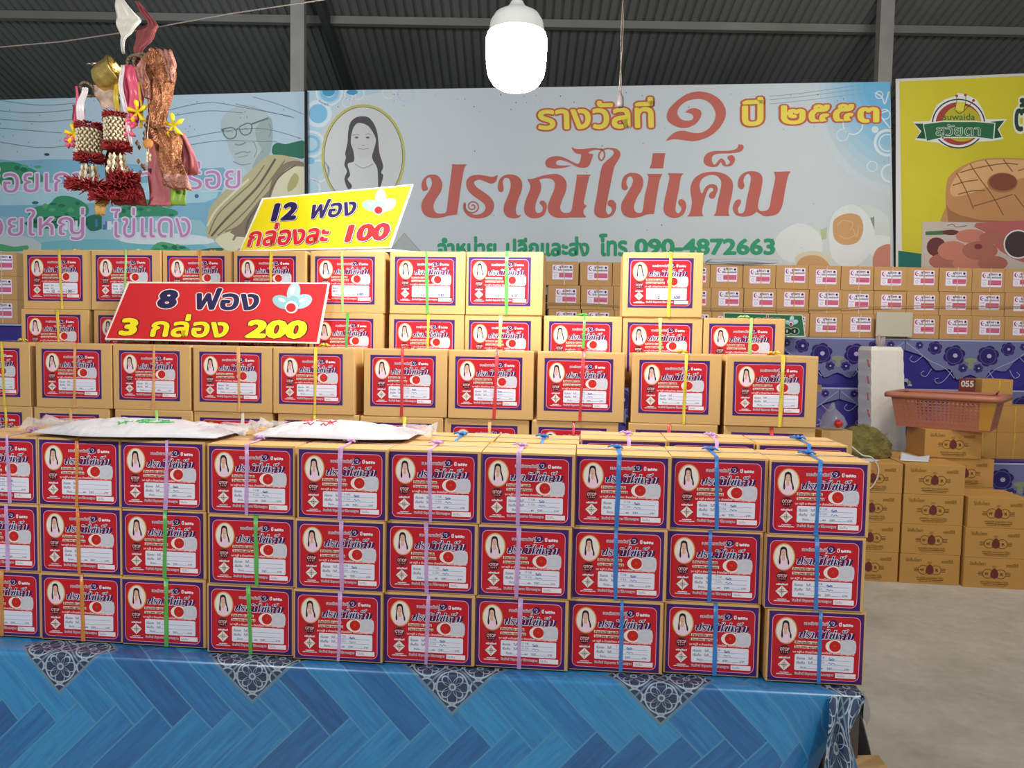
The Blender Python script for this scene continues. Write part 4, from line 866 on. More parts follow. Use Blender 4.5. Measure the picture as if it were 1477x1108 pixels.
# ------------------------------------------------------------------ plastic bag packs on the cartons
def bagpack(label, px0, px1, pyb, py_top, inkcol, seed, tailL, tailR):
    rnd = random.Random(seed); a = hitz((px0+px1)/2, pyb, BAGZ); aL = hit(px0, pyb, a, ey); aR = hit(px1, pyb, a, ey)
    L = (aR-aL).dot(ex); t = thing('plastic_bag_pack', label, 'plastic bags', (a.x, a.y, BAGZ), YAW)
    NXb, NYb = 90, 26; W_ = .21; th = (pyb-py_top)*1.6/1075*.66; x0 = -L/2+.02*tailL; x1 = L/2-.02*tailR
    cr = [(rnd.uniform(0, 1), rnd.uniform(0, 1), rnd.uniform(-1.2, 1.2), rnd.uniform(.003, .007)) for _ in range(34)]
    def Hh(s_, q_):
        env = max(0, min(1, s_*3.2, (1-s_)*2.4))**.55; e2_ = max(0, 1-abs(2*q_-1)**3.2)**.75
        h = th*env*e2_*(.88+.12*math.sin(s_*5+seed*2))
        for cx_, cy_, an_, am_ in cr:
            d_ = (s_-cx_)*math.sin(an_)*2.2+(q_-cy_)*math.cos(an_); h -= am_*math.exp(-(d_/.035)**2)*math.exp(-((s_-cx_)**2)/.02)*e2_*env
        return h
    def wy_(s_, q_): env = max(0, min(1, s_*3.2, (1-s_)*2.4))**.55; return (q_-.5)*W_*(.72+.28*env)+W_/2+.006*math.sin(s_*9+seed)
    bm = bmesh.new(); tops = []; bots = []
    for i in range(NXb+1):
        s_ = i/NXb; X = x0+(x1-x0)*s_
        tops.append([bm.verts.new((X, wy_(s_, j/NYb), .004+max(.0012, Hh(s_, j/NYb)))) for j in range(NYb+1)]); bots.append([bm.verts.new((X, wy_(s_, j/NYb), .004)) for j in range(NYb+1)])
    for i in range(NXb):
        for j in range(NYb):
            bm.faces.new((tops[i][j], tops[i+1][j], tops[i+1][j+1], tops[i][j+1])).smooth = True; bm.faces.new((bots[i][j], bots[i][j+1], bots[i+1][j+1], bots[i+1][j]))
        bm.faces.new((tops[i][0], bots[i][0], bots[i+1][0], tops[i+1][0])); bm.faces.new((tops[i+1][NYb], bots[i+1][NYb], bots[i][NYb], tops[i][NYb]))
    obj('white_bags', bm, t, mat('white_poly', (208, 204, 206), .4, spec=.5, bump=.6, bscale=26))
    for sgn, tl_ in ((-1, tailL), (1, tailR)):
        bm = bmesh.new(); G = []
        for i in range(9):
            s_ = i/8; X = sgn*(L/2-.06*tl_+.06*tl_*s_+.02*s_)
            G.append([bm.verts.new((X, W_/2+(j/6-.5)*W_*(.6-.2*s_), .006+th*.45*(1-s_)+.010*math.sin(j*1.5+s_*5)*(.3+s_)+.012*s_)) for j in range(7)])
        for i in range(8):
            for j in range(6): bm.faces.new((G[i][j], G[i][j+1], G[i+1][j+1], G[i+1][j])).smooth = True
        obj('clear_sleeve_end', bm, t, mat('clear_sleeve', (225, 222, 225), .12, alpha=.38, spec=.8))
    bm = bmesh.new(); c0 = .56 if seed == 1 else .30
    for k in range(13):
        sc, qc = c0+rnd.uniform(-.12, .12), .40+rnd.uniform(-.16, .16); pts = []
        for m_ in range(6): s1, q1 = sc+.012*m_*.9, qc+.035*math.sin(m_*1.9+k); pts.append((x0+(x1-x0)*s1, wy_(s1, q1), .0048+Hh(s1, q1)))
        tube(bm, pts, .0016, 4)
    stuff(obj('printed_emblem', bm, t, mat('bag_ink_%d' % seed, inkcol, .5)))
    return t
bagpack('flat pack of white plastic bags with green print, lying on the cartons', 5, 318, 633, 599, (70, 176, 96), 1, 1.6, 1.2)
bagpack('flat pack of white plastic bags with red print, lying on the cartons', 345, 597, 636, 603, (200, 70, 84), 4, .8, 1.0)

# ------------------------------------------------------------------ price signs
NV, SR, SY, SW = P(40, 28, 78), P(206, 38, 44), P(246, 226, 30), P(236, 228, 222)
def eggs(A, x, y, s, l=4, tilt=0):
    e1, e2_, e3_ = P(176, 208, 212), P(146, 194, 202), P(214, 230, 230)
    A.ell(x+s*.1, y-s*.42, s*.36, s*.55, e1, l, 20, .25+tilt); A.ell(x-s*.5, y+s*.12, s*.6, s*.36, e2_, l+.3, 20, .35+tilt); A.ell(x+s*.55, y+s*.08, s*.6, s*.38, e1, l+.5, 20, -.35+tilt)
    A.ell(x+s*.08, y+s*.18, s*.36, s*.42, e2_, l+.8, 20, .2); A.ell(x-s*.02, y+s*.4, s*.36, s*.34, P(236, 238, 234), l+1, 18); A.ell(x-s*.04, y+s*.42, s*.27, s*.25, P(200, 36, 36), l+1.3, 16)
    A.ell(x+s*.04, y-s*.55, s*.14, s*.26, e3_, l+1, 12, .25); A.ell(x-s*.55, y, s*.22, s*.1, e3_, l+1, 12, .35); A.ell(x+s*.62, y, s*.24, s*.1, e3_, l+1, 12, -.35)
def draw_red(A):
    z = lambda x, y: (150+x/4.344, 395+y/4.344)
    Q = lambda x0, y0, x1, y1, sh, dy=0: (z(x0+sh, y0), z(x1+sh, y0+dy), z(x1, y1+dy), z(x0, y1))
    A.text('8', Q(325, 98, 448, 218, 30, 2), NV, 3, .06, (.035, SW)); 
    A.text('ฟอง', Q(560, 88, 960, 226, 30, 6), NV, 3, .03, (.03, SW))
    A.text('3', Q(88, 276, 200, 388, 28, 2), SY, 3, .055, (.03, P(60, 24, 24))); A.text('กล่อง', Q(285, 250, 772, 396, 30, 6), SY, 3, .032, (.025, P(60, 24, 24))); A.text('200', Q(878, 286, 1258, 404, 30, 6), SY, 3, .06, (.03, P(60, 24, 24)))
    x, y = z(1178, 165); eggs(A, x, y, 26)
def draw_yel(A):
    z = lambda x, y: (330+x/5.093, 250+y/5.093)
    Q = lambda x0, y0, x1, y1, sh, dy=0: (z(x0+sh, y0), z(x1+sh, y0+dy), z(x1, y1+dy), z(x0, y1))
    A.text('12', Q(305, 220, 490, 357, 36, -14), NV, 3, .06, (.02, SW), (.8, .6, NV)); A.text('ฟอง', Q(585, 198, 920, 340, 42, -28), NV, 3, .03, (.02, SW), (.8, .6, NV))
    A.text('กล่องละ', Q(130, 372, 722, 545, 40, -30), SR, 3, .032, (.02, SW), (.8, .7, NV)); A.text('100', Q(845, 378, 1165, 510, 38, -18), SR, 3, .055, (.02, SW), (.9, .8, NV))
    x, y = z(1105, 225); eggs(A, x, y, 22, 4, -.15)
WTM = mat('white_board_edge', (238, 232, 220), .5)
def foot_red(mid, nrm):
    a = Vector((mid.x, mid.y, Z2T+.004)); bm = bmesh.new()
    out = []
    for s_ in (-.22, .2):
        bm = bmesh.new(); p0 = mid + e3*s_ + n3*.028; p0.z = Z2T+.10; p1 = Vector((p0.x, p0.y, Z2T+.008))+n3*.004; tube(bm, [p0+nrm*.0, p1], .004, 6); out.append(obj('rear_prop', bm, mats=WOOD))
    return out
def foot_yel(mid, nrm):
    # flat base sheet folded back behind the board, its right end showing
    pts = [hitz(346, 362.5, Z3T+.003), hitz(562, 357.5, Z3T+.003)]
    bm = bmesh.new(); L0 = Vector((mid.x, mid.y, 0)) + e3*(-.24); R0 = Vector((mid.x, mid.y, 0)) + e3*.225
    q = [L0+n3*.008, R0+n3*.008, R0+e3*.10+n3*.09, L0+n3*.09]
    lo_ = [bm.verts.new((p_.x, p_.y, Z3T+.003)) for p_ in q]; hi_ = [bm.verts.new((p_.x, p_.y, Z3T+.011)) for p_ in q]
    bm.faces.new(lo_[::-1]); bm.faces.new(hi_)
    for i in range(4): bm.faces.new((lo_[i], lo_[(i+1) % 4], hi_[(i+1) % 4], hi_[i]))
    return [obj('folded_base', bm, mats=WTM)]
# depth of each sign: on top of the tier whose cartons carry it
def depth_on(px, pz, pl_a, nn, back): 
    q = hit(px, 400, pl_a, nn); return q+nn*back
def signboard2(label, C, anchor, lean, base, draw, z, foot):
    nrm = (n3*math.cos(lean) - Vector((0, 0, 1))*math.sin(lean)).normalized()
    fn = lambda x, y, l=0: tuple(hit(x, y, anchor, nrm) - nrm*(.0003*l+.0001))
    bl, br = Vector(fn(*C[3])), Vector(fn(*C[2])); mid = (bl+br)/2
    t = thing('price_sign', label, 'sign', tuple(mid), 0)
    bm = bmesh.new(); C4 = [Vector(fn(*c_)) for c_ in C]
    f = [bm.verts.new(p_) for p_ in C4]; g = [bm.verts.new(p_+nrm*.006) for p_ in C4]
    bm.faces.new(f); bm.faces.new(g[::-1])
    for i in range(4): bm.faces.new((f[i], g[i], g[(i+1) % 4], f[(i+1) % 4]))
    bmesh.ops.recalc_face_normals(bm, faces=bm.faces)
    ob = obj('board', bm, mats=WTM); A = Art(fn); cx = sum(c_[0] for c_ in C)/4; cy = sum(c_[1] for c_ in C)/4
    ins = lambda c_, d: (c_[0]+d*(1 if c_[0] < cx else -1), c_[1]+d*.8*(1 if c_[1] < cy else -1))
    A.add([ins(c_, 2.6) for c_ in C], [(0, 1, 2, 3)], base, 1)
    draw(A); pr = obj('print', A.mesh()); hang(t, ob, pr, *foot(mid, nrm))
    print('sign', label[:12], [tuple(round(v, 3) for v in c_) for c_ in C4]); return t
ar = hit(305, 493.5, a2+n2*.11, n2)
signboard2('red price sign with navy and yellow lettering and eggs, reading 200', [(184, 406.5), (475, 407.7), (459.6, 495.6), (151, 490)], ar, .12, P(206, 36, 40), draw_red, Z2T, foot_red)
ay = hit(455, 361, a3+n3*.03, n3)
signboard2('yellow price sign with navy and red lettering and eggs, reading 100', [(378, 285.7), (596, 265.7), (563.6, 357.5), (344.7, 363)], ay, .12, P(228, 208, 22), draw_yel, Z3T, foot_yel)

# green sign on the far counter
gp = lambda x, y, l=0: tuple(Vector(hity(x, y, 5.60)) + Vector((0, -.0007*l, 0)))
t = thing('price_sign', 'small green price sign with eggs half hidden behind the right cartons', 'sign', hity(1105, 487, 5.60))
C = [(1043.5, 450.5), (1157.5, 454), (1162, 486), (1046, 486)]; bm = bmesh.new()
f = [bm.verts.new(gp(*c_)) for c_ in C]; g = [bm.verts.new(Vector(gp(*c_))+Vector((0, .012, 0))) for c_ in C]; bm.faces.new(f); bm.faces.new(g[::-1])
for i in range(4): bm.faces.new((f[i], g[i], g[(i+1) % 4], f[(i+1) % 4]))
bmesh.ops.recalc_face_normals(bm, faces=bm.faces)
ob = obj('board', bm, mats=P(190, 196, 170, 1.4)); A = Art(gp)
A.add([(1045, 452), (1156.5, 455.4), (1160.4, 484.5), (1047.4, 484.5)], [(0, 1, 2, 3)], P(34, 92, 62, 1.4), 1)
GX = P(150, 60, 50, 1.4); GO = P(170, 180, 160, 1.4)
A.text('4', ((1068, 455), (1076, 455), (1076, 467), (1066, 467)), GX, 2, .05, (.04, GO)); A.text('กล่อง', ((1090, 454), (1128, 455), (1126, 468), (1088, 468)), GX, 2, .04, (.04, GO))
A.text('100', ((1122, 473), (1152, 473), (1152, 482.5), (1122, 482.5)), P(26, 40, 34, 1.4), 2, .06, (.05, GO)); eggs(A, 1141, 464, 9, 3)
pr = obj('print', A.mesh()); hang(t, ob, pr)
bm = bmesh.new(); a = Vector(gp(1105, 486)); box(bm, a.x-.15, a.x+.15, 5.58, 5.66, a.z-.0, a.z+.006)
o = obj('foot', bm, mats=DARKWOOD); hang(t, o)

# ------------------------------------------------------------------ pink-stickered boxes on the far counter
def sticker():
    fn = lambda x, y, l=0: (x-.081, -.0006-.0005*l, .058-y)
    A = Art(fn); pk, wt, bk = P(196, 84, 124, 1.25), P(226, 218, 230, 1.25), P(48, 40, 62)
    A.rect(0, 0, .162, .116, P(224, 160, 190, 1.1), 0, .008); A.rect(.003, .003, .159, .113, wt, 1, .006)
    A.ell(.025, .027, .016, .018, P(168, 44, 100), 2, 18); A.ell(.031, .026, .0135, .015, wt, 3, 18); A.ell(.030, .027, .004, .004, P(168, 44, 100), 4, 6)
    A.text('สุวัยดา', q4(.054, .006, .122, .03), bk, 3, .03); A.ell(.142, .019, .009, .009, bk, 3, 12)
    A.text('ไข่เค็ม ของดีเมืองใต้', q4(.042, .032, .155, .047), P(90, 80, 110), 3, .03)
    A.rect(.054, .062, .155, .098, P(206, 84, 120, 1.1), 3)
    A.text('จำหน่ายปลีกส่ง', q4(.008, .056, .046, .066), P(150, 140, 150), 3, 0); A.ring(.026, .088, .011, .011, .002, P(150, 150, 150), 3, 12)
    for k in range(3): A.rect(.058, .067+k*.01, .150, .069+k*.01, P(232, 150, 176), 4)
    return A.mesh('label')
STK = sticker()
SWW, SWD, SWH = .247, .22, .1815
def sbox(label, group, loc, rz, rib, top=1):
    t = thing('egg_carton', label, 'carton', loc, rz, group); body, fl = carton_mesh(SWW, SWD, SWH, CARDS); oo('carton_body', body, t)
    for f in fl: oo('lid_flap', f, t)
    oo('label', STK, t, (.012+random.uniform(-.012, .012), 0, SWH*.55+random.uniform(-.006, .006)))
    obj('ribbon', band('y', SWW, SWD, SWH, .012, .007, random.uniform(-.01, .01), .004, .001, top), t, ribmat(rib))
XS = [787, 834.5, 880, 926, 971.5, 1018, 1056, 1101, 1146.5, 1193, 1240, 1287, 1337, 1385, 1436, 1484]
for r in range(3):
    prevx = -99
    for k, px in enumerate(XS):
        if r == 2 and k in (2,): pass
        off = (0, -3.5, -5)[2-(2-r)] if k > 7 else (0, 3, 5)[r]
        q = hity(px+off+random.uniform(-1.2, 1.2), 440, 5.76); X = max(q.x+SWW/2, prevx+SWW+.004); prevx = X
        sbox('pink-stickered brown carton on far counter, %s layer, %s' % (LAY[r], 'leftmost of the right-hand row' if k == 0 else 'rightmost, cut by picture edge' if k == 15 else '%s from the left' % ORD[k]),
             'pink-stickered cartons on the far counter', (X, 5.765+random.uniform(-.006, .006), CT+(2-r)*(SWH+.001)), random.uniform(-.01, .01), random.choice(['peach', 'gold', 'white']), 1 if r == 0 else 0)
for r in range(3):
    q = hity(24-4*r*0, 440, 5.76)
    sbox('brown pink-stickered carton at the far left edge, %s layer' % LAY[r], 'pink-stickered cartons at the far left', (q.x-SWW/2, 5.765, CT+(2-r)*(SWH+.001)), 0, 'white', 1 if r == 0 else 0)
    sbox('pink-stickered carton cut off by the left picture edge, %s layer' % LAY[r], 'pink-stickered cartons at the far left', (q.x-SWW*1.5-.006, 5.765, CT+(2-r)*(SWH+.001)), 0, 'white', 1 if r == 0 else 0)
bm = bmesh.new(); a = hity(785, 437, 5.745); pts = [hity(x, y, 5.743) for x, y in ((782, 437), (850, 438), (900, 441), (1020, 444), (1120, 445), (1180, 446), (1260, 442), (1330, 441), (1400, 442), (1500, 443))]
tube(bm, pts, .004, 5); tag(obj('twine', bm, mats=mat('twine', (190, 160, 110), .8)), 'thin tan twine stretched across the pink-stickered cartons', 'string')
# folded plastic sheets on top of those boxes
a = hity(1065, 382, 5.85)
bm = bmesh.new()
for k in range(5):
    G = []
    for i in range(12):
        s = i/11; G.append([bm.verts.new((a.x-.27+.52*s+.01*k, (5.752+.002*k if j == 0 else 5.752+.03*j), CT+3*(SWH+.001)+.012+k*.008+.004*math.sin(s*8+k)-(.012+.003*k if j == 0 else 0))) for j in range(5)])
    for i in range(11):
        for j in range(4): bm.faces.new((G[i][j], G[i][j+1], G[i+1][j+1], G[i+1][j])).smooth = True
o = tag(obj('folded_plastic_sheets', bm, mats=mat('grey_film', (206, 210, 214), .4, spec=.7)), 'thin stack of folded grey-white plastic sheets lying on the pink-stickered cartons', 'plastic sheets')
# grey cardboard sheet leaning on them
a = hity(1264, 450, 5.70); b = hity(1320, 486, 5.70)
bm = bmesh.new(); box(bm, a.x, b.x-.03, 5.69, 5.70, b.z, a.z, bev=.001); 
t = tag(obj('grey_sheet', bm, mats=mat('grey_card', (186, 180, 158), .7, bump=.3, bscale=10, gain=1.2)), 'grey card sheet in a plastic sleeve standing against the stickered cartons', 'card')
bm = bmesh.new(); c0 = hity(1264, 484, 5.66)
for k in range(7): an = k*.9; tube(bm, [c0+Vector((0, 0, .0)), c0+Vector((.02*math.cos(an), .01*math.sin(an), .03)), c0+Vector((.035*math.cos(an), .02*math.sin(an), .06+.01*(k % 3)))], [.012, .016, .006], 6)
# ------------------------------------------------------------------ egg wholesale cartons on the floor at the right
def wprint():
    W, H = .34, .179
    fn = lambda x, y, l=0: (x-W/2, -.0008-.0006*l, H-y)
    A = Art(fn); ink = P(140, 104, 36); dk = P(96, 62, 24); eg = P(112, 52, 46)
    A.text('ไข่เค็มไชยา', q4(.03, .022, .12, .044), ink, 1, .02); A.text('ของดีใต้', q4(.235, .026, .30, .048), ink, 1, .02); A.text('ตรา', q4(.158, .042, .18, .054), ink, 1, .0)
    cx, cy = .17, .092
    for s in (-1, 1):
        A.ring(cx+s*.036, cy, .03, .029, .0028, dk, 1, 22); 
        for k in range(3): A.rect(min(cx+s*.066, cx+s*.09), cy-.010+k*.009, max(cx+s*.066, cx+s*.09), cy-.007+k*.009, dk, 1)
    A.text('W', q4(cx-.054, cy-.008, cx-.032, cy+.010), dk, 2, .02); A.text('R', q4(cx+.034, cy-.008, cx+.05, cy+.010), dk, 2, .02)
    A.poly([(cx, cy-.034), (cx+.014, cy-.022), (cx+.022, cy), (cx+.018, cy+.018), (cx, cy+.028), (cx-.018, cy+.018), (cx-.022, cy), (cx-.014, cy-.022)], eg, 3, smooth=3)
    A.text('ฟาร์มไข่เป็ด จำหน่ายไข่สด ไข่เค็ม', q4(.095, .134, .25, .147), ink, 1, .02); A.rect(.10, .152, .25, .155, dk, 1); A.text('ปลีกและส่ง โทร สั่งได้ทุกวัน', q4(.11, .158, .24, .168), ink, 1, .02)
    return A.mesh('box_print')
WPR = wprint(); WW, WD, WHh = .340, .29, .181
def wbox(label, loc, rz=0, group='egg-emblem boxes stacked on the floor'):
    t = thing('egg_carton', label, 'carton', loc, rz, group); body, fl = carton_mesh(WW, WD, WHh-.001, CARDW); oo('carton_body', body, t)
    for f in fl: oo('lid_flap', f, t)
    oo('box_print', WPR, t)
WRZ = -.115; wx = Vector((math.cos(WRZ), math.sin(WRZ), 0)); wy = Vector((-math.sin(WRZ), math.cos(WRZ), 0))
WO = hitz(1297, 840.5, 0)
def wcol(u, v, nlay, nm, jit=()):
    for k in range(nlay):
        p_ = WO + wx*(u+WW/2+(jit[k] if k < len(jit) else 0)) + wy*v
        wbox('orange-brown egg-emblem carton, %s, %s' % (nm, '%s up from the floor' % ORD[k]), (p_.x, p_.y, k*WHh), WRZ)
wcol(-.352, .0, 4, 'front left column of floor stack', (0, .002, .003, .004))
wcol(0, 0, 4, 'front middle column of floor stack', (0, .002, .003, .005))
wcol(.354, -.02, 3, 'front right column of floor stack', (0, 0, .006))
wcol(.325, .325, 4, 'rear right column of floor stack')
wcol(-.025, .325, 4, 'rear middle column of floor stack')
wcol(-.375, .325, 4, 'rear left column of floor stack')
p_ = WO + wx*(.24+WW/2) + wy*.315
wbox('orange-brown egg-emblem carton on top of floor stack, under the red-brown basket', (p_.x, p_.y, 4*WHh), WRZ)
# plain cartons with gold ribbons on the low shelf
PWm = .218
def pbox(label, px, lay, y=5.22):
    q = hity(px, 600, y); t = thing('egg_carton', label, 'carton', (q.x+PWm/2, y, .651+lay*.187), 0, 'plain cartons with gold ribbons at the right')
    body, fl = carton_mesh(PWm, .2, .186, CARDW); oo('carton_body', body, t)
    for f in fl: oo('lid_flap', f, t)
    obj('ribbon', band('y', PWm, .2, .186, .012, .009, random.uniform(-.008, .008), .002, .001, 1 if lay == 2 else 0), t, ribmat('gold'))
for k, px in enumerate((1394, 1439.5, 1485)):
    for l_ in (0, 1): pbox('plain carton with gold ribbon right of basket, %s layer, %s' % (('lower', 'upper')[l_], ('beside the basket', 'middle one', 'at right picture edge')[k]), px, l_)
pbox('plain orange-brown carton with gold ribbon, alone on top, right behind the basket', 1414, 2)
q = hity(1399, 560, 5.20)
t = tag(obj('price_card', newbox(-.058, .058, 0, .006, 0, .19, bev=.001), mats=mat('maroon_card', (120, 52, 48), .5)), 'small maroon price card with white digits behind the basket', 'card')
t.location = (q.x+.05-.07, 5.2, .651+.187*2)
A = Art(lambda x, y, l=0: (x, -.0005-.0006*l, y)); A.rect(-.056, .10, .056, .188, P(120, 52, 48), 0); A.text('055', ((-.045, .175), (.045, .175), (.045, .13), (-.045, .13)), P(220, 200, 190), 1, .04); obj('print', A.mesh(), t)

# ------------------------------------------------------------------ white foam block leaning, with bag knot
q0, q1 = hity(1254, 640, 5.33), hity(1313, 640, 5.33)
zb = .652
t = thing('foam_tray_stack', 'tall white plastic-wrapped stack of foam trays behind the floor-stack cartons', 'foam trays', ((q0.x+q1.x)/2, 5.33, zb), 0)
top = hity(1275, 500, 5.33).z; H_ = top-zb
bm = bmesh.new(); NZ = 26; G = []
for k in range(NZ+1):
    s = k/NZ; cxo = -.045*s; hw = .128-.014*s; rr_ = []
    for (a_, b_) in ((-1, -1), (-.6, -1.04), (0, -1.02), (.6, -1.05), (1, -1), (1, 1), (0, 1.02), (-1, 1)):
        e_ = .006*math.sin(k*2.1)*.3
        rr_.append(bm.verts.new((cxo+a_*(hw+e_)*(1 if s < .98 else .93), .11+b_*.10*(1 if s < .98 else .9), s*H_)))
    G.append(rr_)
for A_, B_ in zip(G, G[1:]):
    for i in range(8): bm.faces.new((A_[i], A_[(i+1) % 8], B_[(i+1) % 8], B_[i])).smooth = False
bm.faces.new(G[-1]); bm.faces.new(G[0][::-1])
obj('tray_block', bm, t, mat('white_foam', (226, 222, 210), .4, spec=.5, bump=.3, bscale=14, gain=1.1))
bm = bmesh.new(); 
for k in range(8): an = k*.8; tube(bm, [(-.05, .1, H_-.005), (-.05+.02*math.cos(an), .1+.01*math.sin(an), H_+.03), (-.05+.03*math.cos(an), .1+.02*math.sin(an), H_+.06+.012*(k % 3))], [.014, .018, .007], 6)
obj('bag_knot', bm, t, mat('bag_knot_film', (170, 150, 150), .4))
bm = bmesh.new(); 
for k in range(5): tube(bm, [(-.134-.045*(.15+k*.12)+.005*math.sin(k*2), .03, .15+k*.12), (-.132-.045*(.22+k*.12), .05, .20+k*.12)], .004, 5)
obj('red_strip', bm, t, ribmat('red'))

# ------------------------------------------------------------------ plastic basket
bz = 5*WHh
qb = hity(1366, 600, 4.88)
t = thing('plastic_basket', 'red-brown perforated plastic basket with flared rim on top of the floor-stack cartons', 'basket', (qb.x, 4.88, bz), math.radians(-40))
BM = mat('basket_plastic', (184, 114, 88), .4, spec=.5)
def basket_wall(L0, L1, H, nx, ny, yoff0, yoff1):
    """one perforated wall: bottom length L0, top length L1, leaning from yoff0 to yoff1"""
    bm = bmesh.new(); mg = .10
    us = [-.5]+[-.5+mg+(1-2*mg)*i/nx for i in range(nx+1)]+[.5]; vs_ = [0]+[.09+.74*j/ny for j in range(ny+1)]+[1]
    def pt(u, v): L = L0+(L1-L0)*v; return (u*L, -(yoff0+(yoff1-yoff0)*v), v*H)
    V = {}
    def vert(u, v):
        k = (round(u, 5), round(v, 5))
        if k not in V: V[k] = bm.verts.new(pt(u, v))
        return V[k]
    for i in range(len(us)-1):
        for j in range(len(vs_)-1):
            u0, u1, v0, v1 = us[i], us[i+1], vs_[j], vs_[j+1]
            o4 = [vert(u0, v0), vert(u1, v0), vert(u1, v1), vert(u0, v1)]
            if 0 < i < len(us)-2 and 0 < j < len(vs_)-2:
                a, b = .17, .16; du, dv = u1-u0, v1-v0
                i4 = [vert(u0+du*a, v0+dv*b), vert(u1-du*a, v0+dv*b), vert(u1-du*a, v1-dv*b), vert(u0+du*a, v1-dv*b)]
                for k in range(4): bm.faces.new((o4[k], o4[(k+1) % 4], i4[(k+1) % 4], i4[k]))
            else: bm.faces.new(o4)
    return bm
BLn, BWd, BHt = .52, .36, .215
for nm, L0, L1, off0, off1, rot, nx in (('front', BLn, BLn+.07, BWd/2, BWd/2+.035, 0, 18), ('back', BLn, BLn+.07, BWd/2, BWd/2+.035, math.pi, 18), ('right', BWd, BWd+.07, BLn/2, BLn/2+.035, math.pi/2, 12), ('left', BWd, BWd+.07, BLn/2, BLn/2+.035, -math.pi/2, 12)):
    o = obj('basket_side', basket_wall(L0, L1, BHt, nx, 8, off0, off1), t, BM); o.rotation_euler = (0, 0, rot)
    md = o.modifiers.new('s', 'SOLIDIFY'); md.thickness = .004
obj('basket_base', newbox(-BLn/2, BLn/2, -BWd/2, BWd/2, .001, .008), t, BM)
bm = bmesh.new()
def rr(L, W, r, z, n_=5):
    out = []
    for cx, cy, a0 in ((L/2-r, -W/2+r, -90), (L/2-r, W/2-r, 0), (-L/2+r, W/2-r, 90), (-L/2+r, -W/2+r, 180)):
        for k in range(n_): a = math.radians(a0+90*k/(n_-1)); out.append((cx+r*math.cos(a), cy+r*math.sin(a), z))
    return out
rings = [[bm.verts.new(p_) for p_ in rr(L, W, r, z)] for L, W, r, z in ((BLn+.06, BWd+.06, .03, BHt-.004), (BLn+.07, BWd+.07, .035, BHt+.008), (BLn+.135, BWd+.135, .06, BHt+.008), (BLn+.15, BWd+.15, .065, BHt-.004), (BLn+.145, BWd+.145, .063, BHt-.022))]
for A_, B_ in zip(rings, rings[1:]):
    for i in range(len(A_)): bm.faces.new((A_[i], A_[(i+1) % len(A_)], B_[(i+1) % len(A_)], B_[i])).smooth = True
o = obj('basket_rim', bm, t, BM); md = o.modifiers.new('s', 'SOLIDIFY'); md.thickness = .004
bm = bmesh.new(); tube(bm, [(.26, .06, BHt+.01), (.27, .05, BHt+.03), (.28, 0, BHt+.036), (.27, -.05, BHt+.03), (.26, -.06, BHt+.01)], .006, 6); obj('handle', bm, t, BM)
bm = bmesh.new(); c_ = Vector((BLn/2+.002, -BWd/2-.002, 0))
for k in range(1):
    vs = [bm.verts.new(p_) for p_ in ((BLn/2-.055, -BWd/2-.006, .01), (BLn/2+.004, -BWd/2-.006, .01), (BLn/2+.004, -BWd/2+.03, .01), (BLn/2-.055+.01, -BWd/2-.036, BHt-.02), (BLn/2+.038, -BWd/2-.038, BHt-.02), (BLn/2+.038, -BWd/2+.03, BHt-.02))]
    bm.faces.new((vs[0], vs[1], vs[4], vs[3])); bm.faces.new((vs[1], vs[2], vs[5], vs[4]))
o = obj('corner_panel', bm, t, mat('yellow_panel', (206, 146, 52), .5)); md = o.modifiers.new('s', 'SOLIDIFY'); md.thickness = .003

# moss-like net bundle, papers and string on the floor-stack cartons
q = hity(1242, 640, 4.72)
rnd = random.Random(3); bm = bmesh.new()
bmesh.ops.create_icosphere(bm, subdivisions=4, radius=1)
for v in bm.verts:
    n_ = v.co.normalized(); s = 1+.10*math.sin(n_.x*9+1)*math.sin(n_.y*7)+.05*math.sin(n_.z*13+n_.x*11)+rnd.uniform(-.03, .03)
    v.co = Vector((n_.x*.185*s, n_.y*.10*s, max(-.3, n_.z)*.15*s))
bmesh.ops.translate(bm, verts=bm.verts, vec=(0, 0, .04))
for v in bm.verts: v.co.z = max(v.co.z, .001)
t = thing('netting_bundle', 'fuzzy olive-green bundle of netting on the floor-stack cartons', 'netting', (q.x, 4.72, 4*WHh+.002), 0)
NETM = mat('olive_net', (122, 112, 58), .95, bump=1.0, bscale=50, var=.4, vscale=14)
obj('bundle', bm, t, NETM)
bm = bmesh.new()
for k in range(900):
    a, b = rnd.uniform(0, 6.283), rnd.uniform(-.15, 1.5); d = Vector((math.cos(a)*math.cos(b)*.185, math.sin(a)*math.cos(b)*.10, math.sin(b)*.15+.04)); p0 = d
    e_ = Vector((rnd.uniform(-1, 1), rnd.uniform(-1, 1), rnd.uniform(-.6, .8)))*.022; s_ = Vector((rnd.uniform(-1, 1), 0, rnd.uniform(-1, 1)))*.0016
    bm.faces.new([bm.verts.new(x) for x in (p0-s_, p0+s_, p0+e_+d.normalized()*.008)])
stuff(obj('net_fibres', bm, t, NETM))
PAPER = mat('paper', (214, 216, 224), .6, gain=1.1)
def paper(label, pts_px, z, curl, name='paper_sheet'):
    c4 = [hitz(x, y, z) for x, y in pts_px]; bm = bmesh.new(); G = []
    for i in range(13):
        s = i/12; rw = []
        for j in range(7):
            q_ = j/6; p_ = (c4[0]*(1-s)+c4[1]*s)*(1-q_)+(c4[3]*(1-s)+c4[2]*s)*q_; p_ = p_.copy(); p_.z = z+.003+curl(s, q_); rw.append(bm.verts.new(p_))
        G.append(rw)
    for i in range(12):
        for j in range(6): bm.faces.new((G[i][j], G[i][j+1], G[i+1][j+1], G[i+1][j])).smooth = True
    o = tag(obj(name, bm, mats=PAPER), label, 'paper'); md = o.modifiers.new('s', 'SOLIDIFY'); md.thickness = .001; md.offset = 1
zt = 4*WHh
